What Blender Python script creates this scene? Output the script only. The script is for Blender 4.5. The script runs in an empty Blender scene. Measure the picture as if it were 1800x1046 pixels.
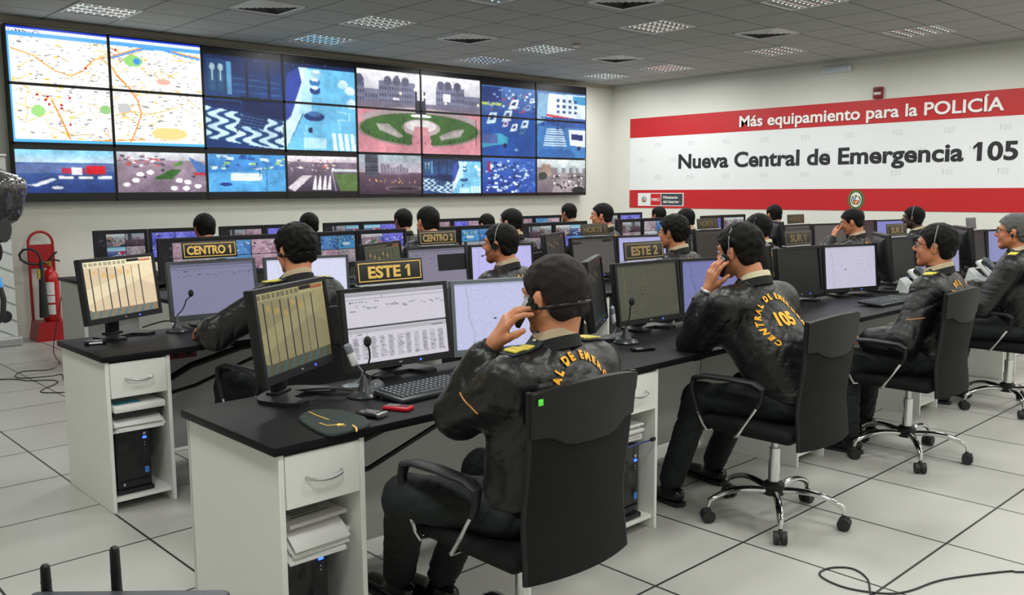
import bpy, bmesh, math, random
import numpy as np
from mathutils import Vector, Matrix, Euler
from mathutils.bvhtree import BVHTree
PI = math.pi
rad = math.radians
scn = bpy.context.scene
COL = scn.collection

# ------------------------------------------------------------ camera
CAM = Vector((-2.544, -1.955, 1.4867))
YAW, PIT, ROL, FPX = .755, .1206, -.0063, 1557.1
_F = Vector((math.sin(YAW)*math.cos(PIT), math.cos(YAW)*math.cos(PIT), -math.sin(PIT)))
_R = Vector((math.cos(YAW), -math.sin(YAW), 0))
_U = _R.cross(_F)
_R2 = _R*math.cos(ROL)+_U*math.sin(ROL)
_U2 = -_R*math.sin(ROL)+_U*math.cos(ROL)
cam = bpy.data.cameras.new('camera')
cam.sensor_width = 36
cam.lens = FPX/1800*36
cam.clip_start = .05
cam_o = bpy.data.objects.new('camera', cam)
COL.objects.link(cam_o)
cam_o.matrix_world = Matrix(((_R2.x, _U2.x, -_F.x, CAM.x), (_R2.y, _U2.y, -_F.y, CAM.y), (_R2.z, _U2.z, -_F.z, CAM.z), (0, 0, 0, 1)))
scn.camera = cam_o

# ------------------------------------------------------------ world, view
w = bpy.data.worlds.new('world')
w.use_nodes = True
w.node_tree.nodes['Background'].inputs[0].default_value = (.6, .65, .7, 1)
w.node_tree.nodes['Background'].inputs[1].default_value = .05
scn.world = w
scn.view_settings.view_transform = 'Standard'
scn.view_settings.look = 'None'
scn.view_settings.gamma = 1
scn.view_settings.use_curve_mapping = False
scn.view_settings.exposure = 0.0
LAMP_W = 13.8            # watts of each ceiling fixture
CEIL = 3.237
ROOM = (-4.6, 9.303, -4.4, 8.102)      # x0 x1 y0 y1

# ------------------------------------------------------------ materials
_M = {}
def lin(c):
    return tuple((v/12.92 if v <= .04045 else ((v+.055)/1.055)**2.4) for v in c)
def rgb(r, g, b):
    return lin((r/255, g/255, b/255))
def mat(name, col, rough=.5, metal=0, noise=.0, nscale=20, bump=0, bscale=60, spec=.5, sheen=0, coat=0, trans=0):
    if name in _M: return _M[name]
    m = bpy.data.materials.new(name)
    m.use_nodes = True
    nt = m.node_tree
    b = nt.nodes['Principled BSDF']
    b.inputs['Base Color'].default_value = (*col, 1)
    b.inputs['Roughness'].default_value = rough
    b.inputs['Metallic'].default_value = metal
    b.inputs['Specular IOR Level'].default_value = spec
    if sheen: b.inputs['Sheen Weight'].default_value = sheen
    if coat: b.inputs['Coat Weight'].default_value = coat
    if trans:
        b.inputs['Transmission Weight'].default_value = trans
    tc = nt.nodes.new('ShaderNodeTexCoord')
    if noise:
        n = nt.nodes.new('ShaderNodeTexNoise')
        n.inputs['Scale'].default_value = nscale
        n.inputs['Detail'].default_value = 4
        nt.links.new(tc.outputs['Object'], n.inputs['Vector'])
        r = nt.nodes.new('ShaderNodeMapRange')
        r.inputs[3].default_value = 1-noise
        r.inputs[4].default_value = 1+noise
        nt.links.new(n.outputs[0], r.inputs[0])
        mx = nt.nodes.new('ShaderNodeMix')
        mx.data_type = 'RGBA'
        mx.blend_type = 'MULTIPLY'
        mx.inputs[0].default_value = 1
        mx.inputs[6].default_value = (*col, 1)
        nt.links.new(r.outputs[0], mx.inputs[7])
        nt.links.new(mx.outputs[2], b.inputs['Base Color'])
    if bump:
        n = nt.nodes.new('ShaderNodeTexNoise')
        n.inputs['Scale'].default_value = bscale
        n.inputs['Detail'].default_value = 3
        nt.links.new(tc.outputs['Object'], n.inputs['Vector'])
        bp = nt.nodes.new('ShaderNodeBump')
        bp.inputs['Strength'].default_value = bump
        bp.inputs['Distance'].default_value = .01
        nt.links.new(n.outputs[0], bp.inputs['Height'])
        nt.links.new(bp.outputs[0], b.inputs['Normal'])
    _M[name] = m
    return m
def emat(name, col, strength):
    if name in _M: return _M[name]
    m = mat(name, (0, 0, 0), .4)
    b = m.node_tree.nodes['Principled BSDF']
    b.inputs['Emission Color'].default_value = (*col, 1)
    b.inputs['Emission Strength'].default_value = strength
    return m
def screen_mat(name, strength):
    if name in _M: return _M[name]
    m = bpy.data.materials.new(name)
    m.use_nodes = True
    nt = m.node_tree
    b = nt.nodes['Principled BSDF']
    a = nt.nodes.new('ShaderNodeVertexColor')
    a.layer_name = 'picture'
    b.inputs['Base Color'].default_value = (.01, .01, .012, 1)
    b.inputs['Roughness'].default_value = .35
    b.inputs['Specular IOR Level'].default_value = .25
    nt.links.new(a.outputs[0], b.inputs['Emission Color'])
    b.inputs['Emission Strength'].default_value = strength
    _M[name] = m
    return m
def grid_mat(name, col, line, sx, sy, w, ox=0, oy=0, rough=.4, bump=.3, speck=.04, bscale=300):
    """tiles: object XY coordinates, lines of width w"""
    m = bpy.data.materials.new(name)
    m.use_nodes = True
    nt = m.node_tree
    L = nt.links
    b = nt.nodes['Principled BSDF']
    b.inputs['Roughness'].default_value = rough
    tc = nt.nodes.new('ShaderNodeTexCoord')
    sp = nt.nodes.new('ShaderNodeSeparateXYZ')
    L.new(tc.outputs['Object'], sp.inputs[0])
    def mt(op, a, v=None):
        n = nt.nodes.new('ShaderNodeMath')
        n.operation = op
        for i, q in enumerate((a, v)):
            if q is None: continue
            if hasattr(q, 'links'): L.new(q, n.inputs[i])
            else: n.inputs[i].default_value = q
        return n.outputs[0]
    def edge(o, s, off):
        f = mt('FRACT', mt('DIVIDE', mt('SUBTRACT', o, off), s))
        d = mt('MINIMUM', f, mt('SUBTRACT', 1.0, f))
        return mt('MULTIPLY', d, s)
    d = mt('MINIMUM', edge(sp.outputs[0], sx, ox), edge(sp.outputs[1], sy, oy))
    ln = mt('LESS_THAN', d, w/2)
    # every tile its own slight tone
    wn = nt.nodes.new('ShaderNodeTexWhiteNoise')
    wn.noise_dimensions = '2D'
    cb = nt.nodes.new('ShaderNodeCombineXYZ')
    L.new(mt('FLOOR', mt('DIVIDE', mt('SUBTRACT', sp.outputs[0], ox), sx)), cb.inputs[0])
    L.new(mt('FLOOR', mt('DIVIDE', mt('SUBTRACT', sp.outputs[1], oy), sy)), cb.inputs[1])
    L.new(cb.outputs[0], wn.inputs['Vector'])
    n = nt.nodes.new('ShaderNodeTexNoise')
    n.inputs['Scale'].default_value = bscale
    n.inputs['Detail'].default_value = 2
    L.new(tc.outputs['Object'], n.inputs['Vector'])
    n2 = nt.nodes.new('ShaderNodeTexNoise')
    n2.inputs['Scale'].default_value = 2.5
    n2.inputs['Detail'].default_value = 5
    L.new(tc.outputs['Object'], n2.inputs['Vector'])
    k = mt('ADD', 1-speck*1.6, mt('ADD', mt('MULTIPLY', wn.outputs[0], .035), mt('ADD', mt('MULTIPLY', n.outputs[0], speck*1.6), mt('MULTIPLY', n2.outputs[0], speck*1.2))))
    mul = nt.nodes.new('ShaderNodeMix')
    mul.data_type = 'RGBA'
    mul.blend_type = 'MULTIPLY'
    mul.inputs[0].default_value = 1
    mul.inputs[6].default_value = (*col, 1)
    L.new(k, mul.inputs[7])
    mx = nt.nodes.new('ShaderNodeMix')
    mx.data_type = 'RGBA'
    L.new(ln, mx.inputs[0])
    L.new(mul.outputs[2], mx.inputs[6])
    mx.inputs[7].default_value = (*line, 1)
    L.new(mx.outputs[2], b.inputs['Base Color'])
    bp = nt.nodes.new('ShaderNodeBump')
    bp.inputs['Strength'].default_value = bump
    bp.inputs['Distance'].default_value = .003
    L.new(mt('SUBTRACT', 1.0, ln), bp.inputs['Height'])
    L.new(bp.outputs[0], b.inputs['Normal'])
    return m

BLACKP = mat('black plastic', (.008, .008, .009), .45, bump=.05, bscale=400, spec=.35)
BLACKG = mat('glossy black plastic', (.008, .008, .01), .18)
DGREY = mat('dark grey plastic', (.035, .038, .042), .45)
GREYP = mat('grey plastic', (.16, .18, .2), .4)
WHITEP = mat('white plastic', (.75, .77, .78), .35)
CHROME = mat('chrome', (.72, .72, .72), .12, 1)
STEEL = mat('brushed steel', (.6, .6, .6), .32, 1, noise=.05)
MELA = mat('white melamine', rgb(226, 226, 221), .38, noise=.02, nscale=30)
MELAG = mat('pale grey melamine', rgb(196, 198, 194), .42, noise=.03, nscale=14)
WORKTOP = mat('black woodgrain laminate', (.007, .0075, .0085), .42, noise=.3, nscale=90, bump=.08, bscale=200, spec=.12)
PAPER = mat('paper', rgb(225, 224, 222), .7, noise=.03)
PAPER2 = mat('shaded paper', rgb(196, 194, 190), .7, noise=.05)
RUBBER = mat('black rubber', (.012, .012, .013), .6)
RED = mat('red paint', rgb(160, 22, 26), .35, noise=.05)
REDV = mat('red vinyl', rgb(184, 26, 32), .45, noise=.02, nscale=5)
WHITEV = mat('white vinyl', rgb(222, 224, 226), .5, noise=.015, nscale=5)
BLACKV = mat('black vinyl', (.012, .013, .016), .5)
GOLD = mat('gold paint', rgb(232, 190, 96), .5)
GOLDTH = mat('gold embroidery', rgb(246, 176, 34), .55, bump=.2, bscale=900)
YELTH = mat('yellow braid', rgb(226, 208, 84), .55, bump=.4, bscale=700)
SKIN = {}
for i, c in enumerate([(196, 132, 96), (184, 118, 84), (150, 96, 70), (58, 38, 30)]):
    m = mat('skin tone %d' % i, rgb(*c), .45, noise=.06, nscale=35, bump=.08, bscale=250)
    m.node_tree.nodes['Principled BSDF'].inputs['Subsurface Weight'].default_value = .12
    m.node_tree.nodes['Principled BSDF'].inputs['Subsurface Scale'].default_value = .01
    SKIN[i] = m
HAIR = mat('black hair', (.005, .0043, .004), .5, noise=.5, nscale=180, bump=.5, bscale=220, spec=.12)
HAIRB = mat('cropped dark brown hair', (.017, .011, .010), .6, noise=.5, nscale=260, bump=.6, bscale=330, spec=.2)
HAIRG = mat('greying hair', (.09, .09, .088), .55, noise=.6, nscale=160, bump=.9, bscale=260)
SATIN = mat('black satin nylon', (.006, .006, .0068), .34, noise=.15, nscale=9, bump=.2, bscale=60, spec=.5)
RIB = mat('black ribbed knit', (.009, .009, .01), .8, bump=.6, bscale=300)
TROU = mat('dark green black trouser cloth', (.010, .013, .013), .75, noise=.2, nscale=8, bump=.25, bscale=30, spec=.3)
KHAKI = mat('khaki shirt cloth', rgb(178, 160, 132), .8, bump=.2, bscale=300)
KHAKI2 = mat('cream shirt cloth', rgb(214, 204, 172), .8, bump=.2, bscale=300)
LEATH = mat('black shoe leather', (.006, .006, .007), .18)
MESHF = mat('black mesh fabric', (.004, .004, .0045), .75, bump=.5, bscale=600, spec=.25)
VINYLB = mat('black leatherette', (.007, .007, .0075), .5, bump=.3, bscale=260, spec=.3)
CABLE = mat('black cable', (.012, .012, .012), .5)

# ------------------------------------------------------------ geometry collector
class G:
    def __init__(s):
        s.v = []
        s.f = []
        s.mi = []
    def add(s, vs, fs, M=None, mi=0):
        o = len(s.v)
        if M is not None: vs = [M @ Vector(q) for q in vs]
        s.v += [tuple(q) for q in vs]
        s.f += [tuple(i+o for i in q) for q in fs]
        s.mi += [mi]*len(fs)
        return s
    def box(s, c, d, M=None, mi=0):
        x, y, z = c
        a, b, h = d[0]/2, d[1]/2, d[2]/2
        vs = [(x+i*a, y+j*b, z+k*h) for k in (-1, 1) for j in (-1, 1) for i in (-1, 1)]
        return s.add(vs, [(0, 2, 3, 1), (4, 5, 7, 6), (0, 1, 5, 4), (2, 6, 7, 3), (0, 4, 6, 2), (1, 3, 7, 5)], M, mi)
    def bb(s, x0, x1, y0, y1, z0, z1, M=None, mi=0):
        return s.box(((x0+x1)/2, (y0+y1)/2, (z0+z1)/2), (x1-x0, y1-y0, z1-z0), M, mi)
    def rbox(s, c, d, r=.004, seg=2, M=None, mi=0):
        bm = bmesh.new()
        bmesh.ops.create_cube(bm, size=1)
        for v in bm.verts: v.co = Vector((v.co.x*d[0]+c[0], v.co.y*d[1]+c[1], v.co.z*d[2]+c[2]))
        bmesh.ops.bevel(bm, geom=list(bm.edges), offset=min(r, min(d)*.49), segments=seg, profile=.5, affect='EDGES')
        bm.verts.index_update()
        s.add([v.co.copy() for v in bm.verts], [[v.index for v in f.verts] for f in bm.faces], M, mi)
        bm.free()
        return s
    def cyl(s, p0, p1, r0, r1=None, seg=16, M=None, mi=0, caps=True):
        r1 = r0 if r1 is None else r1
        p0, p1 = Vector(p0), Vector(p1)
        d = (p1-p0).normalized()
        u = d.orthogonal().normalized()
        w_ = d.cross(u)
        vs = [p+(u*math.cos(a)+w_*math.sin(a))*r for p, r in ((p0, r0), (p1, r1)) for a in (2*PI*i/seg for i in range(seg))]
        fs = [(i, (i+1) % seg, seg+(i+1) % seg, seg+i) for i in range(seg)]
        if caps: fs += [tuple(range(seg))[::-1], tuple(range(seg, 2*seg))]
        return s.add(vs, fs, M, mi)
    def tube(s, pts, r, seg=8, closed=False, M=None, mi=0, flat=None):
        pts = [Vector(p) for p in pts]
        n = len(pts)
        rr = r if isinstance(r, (list, tuple)) else [r]*n
        T = []
        for i in range(n):
            a = pts[(i-1) % n] if (closed or i) else pts[0]
            b = pts[(i+1) % n] if (closed or i < n-1) else pts[-1]
            T.append((b-a).normalized())
        u = T[0].orthogonal().normalized() if flat is None else (Vector(flat)-T[0]*T[0].dot(Vector(flat))).normalized()
        vs = []
        for i in range(n):
            u = (u-T[i]*u.dot(T[i])).normalized()
            w_ = T[i].cross(u)
            ra, rb = rr[i] if isinstance(rr[i], tuple) else (rr[i], rr[i])
            vs += [pts[i]+u*math.cos(a)*ra+w_*math.sin(a)*rb for a in (2*PI*k/seg for k in range(seg))]
        fs = []
        for i in range(n if closed else n-1):
            j = (i+1) % n
            fs += [(i*seg+k, i*seg+(k+1) % seg, j*seg+(k+1) % seg, j*seg+k) for k in range(seg)]
        if not closed: fs += [tuple(range(seg))[::-1], tuple(range((n-1)*seg, n*seg))]
        return s.add(vs, fs, M, mi)
    def lathe(s, prof, seg=20, M=None, mi=0):
        n = len(prof)
        vs = [(r*math.cos(a), r*math.sin(a), z) for r, z in prof for a in (2*PI*k/seg for k in range(seg))]
        fs = [(i*seg+k, i*seg+(k+1) % seg, (i+1)*seg+(k+1) % seg, (i+1)*seg+k) for i in range(n-1) for k in range(seg)]
        if prof[0][0] > 1e-6: fs.append(tuple(range(seg))[::-1])
        if prof[-1][0] > 1e-6: fs.append(tuple(range((n-1)*seg, n*seg)))
        return s.add(vs, fs, M, mi)
    def ell(s, c, r, seg=16, rings=10, M=None, mi=0):
        vs, fs = [(c[0], c[1], c[2]-r[2])], []
        for i in range(1, rings):
            t = PI*i/rings
            for k in range(seg):
                a = 2*PI*k/seg
                vs.append((c[0]+r[0]*math.sin(t)*math.cos(a), c[1]+r[1]*math.sin(t)*math.sin(a), c[2]-r[2]*math.cos(t)))
        vs.append((c[0], c[1], c[2]+r[2]))
        for k in range(seg):
            fs.append((0, 1+(k+1) % seg, 1+k))
            for i in range(rings-2):
                a, b = 1+i*seg, 1+(i+1)*seg
                fs.append((a+k, a+(k+1) % seg, b+(k+1) % seg, b+k))
            a = 1+(rings-2)*seg
            fs.append((a+k, a+(k+1) % seg, len(vs)-1))
        return s.add(vs, fs, M, mi)
    def prism(s, poly, z0, z1, M=None, mi=0):
        n = len(poly)
        vs = [(x, y, z0) for x, y in poly]+[(x, y, z1) for x, y in poly]
        return s.add(vs, [tuple(range(n))[::-1], tuple(range(n, 2*n))]+[(i, (i+1) % n, n+(i+1) % n, n+i) for i in range(n)], M, mi)
    def merge(s, g, M=None):
        return s.add(g.v, g.f, M)
    def build(s, name, m, parent=None, sm=40, M=None):
        me = bpy.data.meshes.new(name)
        me.from_pydata(s.v, [], s.f)
        ms = m if isinstance(m, (list, tuple)) else [m]
        for q in ms: me.materials.append(q)
        if len(ms) > 1: me.polygons.foreach_set('material_index', s.mi)
        bm = bmesh.new()
        bm.from_mesh(me)
        bmesh.ops.recalc_face_normals(bm, faces=bm.faces)
        bm.to_mesh(me)
        bm.free()
        if sm:
            me.polygons.foreach_set('use_smooth', [True]*len(me.polygons))
            me.set_sharp_from_angle(angle=rad(sm))
        me.update()
        o = bpy.data.objects.new(name, me)
        COL.objects.link(o)
        if parent: o.parent = parent
        if M is not None: o.matrix_local = M
        return o
def TM(x=0, y=0, z=0, rz=0, rx=0, ry=0, s=1):
    return Matrix.Translation((x, y, z)) @ Euler((rx, ry, rz), 'XYZ').to_matrix().to_4x4() @ Matrix.Scale(s, 4)
def thing(name, label, cat, loc=(0, 0, 0), rz=0, group=None):
    o = bpy.data.objects.new(name, None)
    o.empty_display_size = .1
    COL.objects.link(o)
    o.location = loc
    o.rotation_euler = (0, 0, rz)
    return tag(o, label, cat, group)
def tag(o, label, cat, group=None, kind=None):
    if label: o['label'] = label
    if cat: o['category'] = cat
    if group: o['group'] = group
    if kind: o['kind'] = kind
    return o
def struct(o):
    o['kind'] = 'structure'
    return o
def kids(o):
    return [c for c in ALLCH.get(o.name, [])]
def copy_tree(root, loc, rz=0, label=None, group=None):
    r = root.copy()
    COL.objects.link(r)
    r.location = loc
    r.rotation_euler = (0, 0, rz)
    if label: r['label'] = label
    if group: r['group'] = group
    def rec(a, b):
        for ch in list(a.children):
            c = ch.copy()
            COL.objects.link(c)
            c.parent = b
            rec(ch, c)
    rec(root, r)
    return r
_txt = {}
def text_raw(st, size, depth, bold, space=1):
    key = ('raw', st, size, depth, bold, space)
    if key not in _txt:
        cu = bpy.data.curves.new('t', 'FONT')
        cu.body, cu.size, cu.extrude, cu.offset, cu.space_character, cu.resolution_u = st, size, depth/2, bold, space, 4
        o = bpy.data.objects.new('t', cu)
        COL.objects.link(o)
        bpy.context.view_layer.update()
        me = o.evaluated_get(bpy.context.evaluated_depsgraph_get()).to_mesh()
        _txt[key] = [tuple(v.co) for v in me.vertices]
        o.to_mesh_clear()
        bpy.data.objects.remove(o)
        bpy.data.curves.remove(cu)
    return _txt[key]
def text_one(size, depth, bold):
    v = text_raw('1', size, depth, bold)
    return (max(q[0] for q in v)-min(q[0] for q in v), max(q[1] for q in v))
def text_geo(st, size=1, depth=.02, bold=0., align='CENTER', space=1):
    key = (st, size, depth, bold, align, space)
    if key not in _txt:
        cu = bpy.data.curves.new('t', 'FONT')
        cu.body = st
        cu.size = size
        cu.extrude = depth/2
        cu.offset = bold
        cu.align_x = align
        cu.space_character = space
        cu.resolution_u = 4
        o = bpy.data.objects.new('t', cu)
        COL.objects.link(o)
        bpy.context.view_layer.update()
        me = o.evaluated_get(bpy.context.evaluated_depsgraph_get()).to_mesh()
        vs = [tuple(v.co) for v in me.vertices]
        fs = [tuple(p.vertices) for p in me.polygons]
        o.to_mesh_clear()
        bpy.data.objects.remove(o)
        bpy.data.curves.remove(cu)
        if '1' in st and len(st) > 1 or st == '1':
            # this typeface draws 1 as a bare bar: give it its flag
            one = text_one(size, depth, bold)
            full = vs if align == 'LEFT' else text_geo(st, size, depth, bold, 'LEFT', space)[0]
            sh = min(v[0] for v in vs)-min(v[0] for v in full)
            for k, ch in enumerate(st):
                if ch != '1': continue
                r = max(v[0] for v in (text_raw(st[:k+1], size, depth, bold, space)))+sh
                l = r-one[0]
                top = one[1]
                z0, z1 = -depth/2, depth/2
                q = [(l+.02*size, top), (l-.13*size, top-.16*size), (l-.13*size, top-.16*size-one[0]*.8), (l+.02*size, top-one[0]*.95)]
                o_ = len(vs)
                vs = vs+[(a, b, z0) for a, b in q]+[(a, b, z1) for a, b in q]
                fs = fs+[tuple(o_+i for i in f) for f in ((3, 2, 1, 0), (4, 5, 6, 7), (0, 1, 5, 4), (1, 2, 6, 5), (2, 3, 7, 6), (3, 0, 4, 7))]
        _txt[key] = (vs, fs)
    return _txt[key]

# ------------------------------------------------------------ signed-distance modelling (bodies, clothing)
class SDF:
    """primitives in metres; smooth union; surface nets"""
    def __init__(s):
        s.p = []
    def cone(s, a, b, ra, rb=None, k=.02, flat=None, fl=1., sub=False):
        s.p.append(('c', np.array(a, float), np.array(b, float), ra, ra if rb is None else rb, k, None if flat is None else np.array(flat, float), fl, sub))
        return s
    def ell(s, c, r, k=.02, R=None, sub=False):
        s.p.append(('e', np.array(c, float), np.array(r, float), R, k, sub))
        return s
    def mesh(s, h, noise=None, mask=None):
        lo, hi = np.full(3, 1e9), np.full(3, -1e9)
        for q in s.p:
            if q[-1]: continue
            if q[0] == 'c':
                r = max(q[3], q[4])
                lo = np.minimum(lo, np.minimum(q[1], q[2])-r)
                hi = np.maximum(hi, np.maximum(q[1], q[2])+r)
            else:
                r = q[2].max()
                lo = np.minimum(lo, q[1]-r)
                hi = np.maximum(hi, q[1]+r)
        lo = lo-.03
        n = np.ceil((hi+.03-lo)/h).astype(int)+1
        D = np.full(n, 1., np.float32)
        ax = [lo[i]+np.arange(n[i])*h for i in range(3)]
        for q in s.p:
            k = q[5] if q[0] == 'c' else q[4]
            if q[0] == 'c':
                r = max(q[3], q[4])
                a, b = np.minimum(q[1], q[2])-r, np.maximum(q[1], q[2])+r
            else:
                r = q[2].max()
                a, b = q[1]-r, q[1]+r
            mg = k+3*h+.004
            i0 = np.clip(np.floor((a-mg-lo)/h).astype(int), 0, n-1)
            i1 = np.clip(np.ceil((b+mg-lo)/h).astype(int)+1, 1, n)
            sl = tuple(slice(i0[i], i1[i]) for i in range(3))
            X = ax[0][sl[0]][:, None, None]
            Y = ax[1][sl[1]][None, :, None]
            Z = ax[2][sl[2]][None, None, :]
            if q[0] == 'c':
                _, A, B, ra, rb, _, fn, fl, _ = q
                v = B-A
                L2 = v@v+1e-12
                t = np.clip(((X-A[0])*v[0]+(Y-A[1])*v[1]+(Z-A[2])*v[2])/L2, 0, 1)
                dx, dy, dz = X-A[0]-t*v[0], Y-A[1]-t*v[1], Z-A[2]-t*v[2]
                if fn is not None:
                    m_ = (dx*fn[0]+dy*fn[1]+dz*fn[2])*(1/fl-1)
                    dx, dy, dz = dx+fn[0]*m_, dy+fn[1]*m_, dz+fn[2]*m_
                d = np.sqrt(dx*dx+dy*dy+dz*dz)-(ra+(rb-ra)*t)
                if fn is not None: d = d*(.5+.5*fl)
            else:
                _, Cc, R_, RM, _, _ = q
                dx, dy, dz = X-Cc[0], Y-Cc[1], Z-Cc[2]
                if RM is not None:
                    RM = np.array(RM)
                    dx, dy, dz = (RM[0, 0]*dx+RM[1, 0]*dy+RM[2, 0]*dz, RM[0, 1]*dx+RM[1, 1]*dy+RM[2, 1]*dz, RM[0, 2]*dx+RM[1, 2]*dy+RM[2, 2]*dz)
                g = np.sqrt((dx/R_[0])**2+(dy/R_[1])**2+(dz/R_[2])**2)
                g2 = np.sqrt((dx/R_[0]**2)**2+(dy/R_[1]**2)**2+(dz/R_[2]**2)**2)+1e-9
                d = g*(g-1)/g2
            d = d.astype(np.float32)
            o = D[sl]
            if q[-1]:
                d = -d
                hh = np.maximum(k-np.abs(o-d), 0)/k
                D[sl] = np.maximum(o, d)+hh*hh*k*.25
            else:
                hh = np.maximum(k-np.abs(o-d), 0)/k
                D[sl] = np.minimum(o, d)-hh*hh*k*.25
        if noise is not None:
            bnd = np.abs(D) < .03
            ii = np.argwhere(bnd)
            P = lo+ii*h
            D[bnd] += noise(P).astype(np.float32)
        if mask is not None:
            bnd = D < .05
            ii = np.argwhere(bnd)
            P = lo+ii*h
            D[bnd] = np.maximum(D[bnd], mask(P).astype(np.float32))
        return surfnet(D, lo, h)
def surfnet(D, lo, h):
    S = D < 0
    n = D.shape
    c = np.zeros((n[0]-1, n[1]-1, n[2]-1), np.int8)
    for i in (0, 1):
        for j in (0, 1):
            for k in (0, 1):
                c += S[i:n[0]-1+i, j:n[1]-1+j, k:n[2]-1+k]
    mx = (c > 0) & (c < 8)
    idx = np.argwhere(mx)
    ids = np.full(c.shape, -1, np.int32)
    ids[mx] = np.arange(len(idx))
    pos = np.zeros((len(idx), 3))
    cnt = np.zeros(len(idx))
    for a0 in range(3):
        o1, o2 = [q for q in range(3) if q != a0]
        for i in (0, 1):
            for j in (0, 1):
                a = np.zeros(3, int)
                a[o1], a[o2] = i, j
                b = a.copy()
                b[a0] = 1
                ia, ib = idx+a, idx+b
                da = D[ia[:, 0], ia[:, 1], ia[:, 2]]
                db = D[ib[:, 0], ib[:, 1], ib[:, 2]]
                m = (da < 0) != (db < 0)
                t = da[m]/(da[m]-db[m])
                pos[m] += ia[m]+t[:, None]*(b-a)
                cnt[m] += 1
    V = pos/cnt[:, None]*h+lo
    Q = []
    for a0 in range(3):
        o1, o2 = (a0+1) % 3, (a0+2) % 3
        s0 = [slice(0, None)]*3
        s1 = [slice(0, None)]*3
        s0[a0] = slice(0, n[a0]-1)
        s1[a0] = slice(1, n[a0])
        A, B = S[tuple(s0)], S[tuple(s1)]
        e = np.argwhere(A != B)
        e = e[(e[:, o1] > 0) & (e[:, o2] > 0) & (e[:, o1] < n[o1]-1) & (e[:, o2] < n[o2]-1)]
        fl = A[e[:, 0], e[:, 1], e[:, 2]]
        def cell(d1, d2):
            q = e.copy()
            q[:, o1] += d1
            q[:, o2] += d2
            return ids[q[:, 0], q[:, 1], q[:, 2]]
        q = np.stack([cell(-1, -1), cell(0, -1), cell(0, 0), cell(-1, 0)], 1)
        q[~fl] = q[~fl][:, ::-1]
        Q.append(q)
    Q = np.concatenate(Q)
    Q = Q[(Q >= 0).all(1)]
    return V, Q
def np_obj(name, V, Q, m, parent=None, M=None):
    me = bpy.data.meshes.new(name)
    me.vertices.add(len(V))
    me.vertices.foreach_set('co', np.asarray(V, np.float32).ravel())
    me.loops.add(len(Q)*4)
    me.loops.foreach_set('vertex_index', np.asarray(Q, np.int32).ravel())
    me.polygons.add(len(Q))
    me.polygons.foreach_set('loop_start', np.arange(len(Q), dtype=np.int32)*4)
    me.update(calc_edges=True)
    me.validate()
    me.polygons.foreach_set('use_smooth', [True]*len(me.polygons))
    me.materials.append(m)
    o = bpy.data.objects.new(name, me)
    COL.objects.link(o)
    if parent: o.parent = parent
    if M is not None: o.matrix_local = M
    return o
# ------------------------------------------------------------ pictures shown on the screens (painted cell by cell)
class Pic:
    def __init__(s, w, h, c=(0, 0, 0), seed=0):
        s.w, s.h = w, h
        s.a = np.zeros((h, w, 3))
        s.a[:] = c
        s.r = np.random.RandomState(seed)
        s.Y, s.X = np.mgrid[0:h, 0:w]
        s.U = (s.X+.5)/w
        s.V = (s.Y+.5)/h
    def m(s, mask, c, al=1):
        s.a[mask] = s.a[mask]*(1-al)+np.array(c)*al
        return s
    def rect(s, x0, y0, x1, y1, c, al=1):
        return s.m((s.U >= x0) & (s.U < x1) & (s.V >= y0) & (s.V < y1), c, al)
    def poly(s, pts, c, al=1):
        ins = np.zeros((s.h, s.w), bool)
        n = len(pts)
        for i in range(n):
            (x0, y0), (x1, y1) = pts[i], pts[(i+1) % n]
            if y0 == y1: continue
            cr = ((y0 > s.V) != (y1 > s.V)) & (s.U < (x1-x0)*(s.V-y0)/(y1-y0)+x0)
            ins ^= cr
        return s.m(ins, c, al)
    def line(s, pts, wd, c, al=1):
        asp = s.w/s.h
        for (x0, y0), (x1, y1) in zip(pts[:-1], pts[1:]):
            dx, dy = (x1-x0)*asp, y1-y0
            L = dx*dx+dy*dy+1e-9
            t = np.clip(((s.U-x0)*asp*dx+(s.V-y0)*dy)/L, 0, 1)
            d = np.hypot((s.U-x0)*asp-t*dx, s.V-y0-t*dy)
            s.m(d < wd/2, c, al)
        return s
    def ell(s, x, y, rx, ry, c, al=1):
        return s.m(((s.U-x)/rx)**2+((s.V-y)/ry)**2 < 1, c, al)
    def grad(s, y0, y1, c0, c1):
        m = (s.V >= y0) & (s.V < y1)
        t = ((s.V-y0)/(y1-y0))[..., None]
        g = np.array(c0)*(1-t)+np.array(c1)*t
        s.a[m] = g[m]
        return s
    def noise(s, amp):
        s.a += s.r.uniform(-amp, amp, (s.h, s.w, 1))
        return s
    def specks(s, n, box, cols, sz=(.01, .006), al=1):
        for _ in range(n):
            x, y = s.r.uniform(box[0], box[2]), s.r.uniform(box[1], box[3])
            c = cols[s.r.randint(len(cols))]
            k = s.r.uniform(.5, 1.3)
            s.rect(x, y, x+sz[0]*k, y+sz[1]*k, c, al)
        return s
    def tint(s, c, al):
        g = s.a.mean(2, keepdims=True)
        s.a = s.a*(1-al)+g*np.array(c)*al
        return s
def c8(*v): return tuple(q/255 for q in v)
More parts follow.
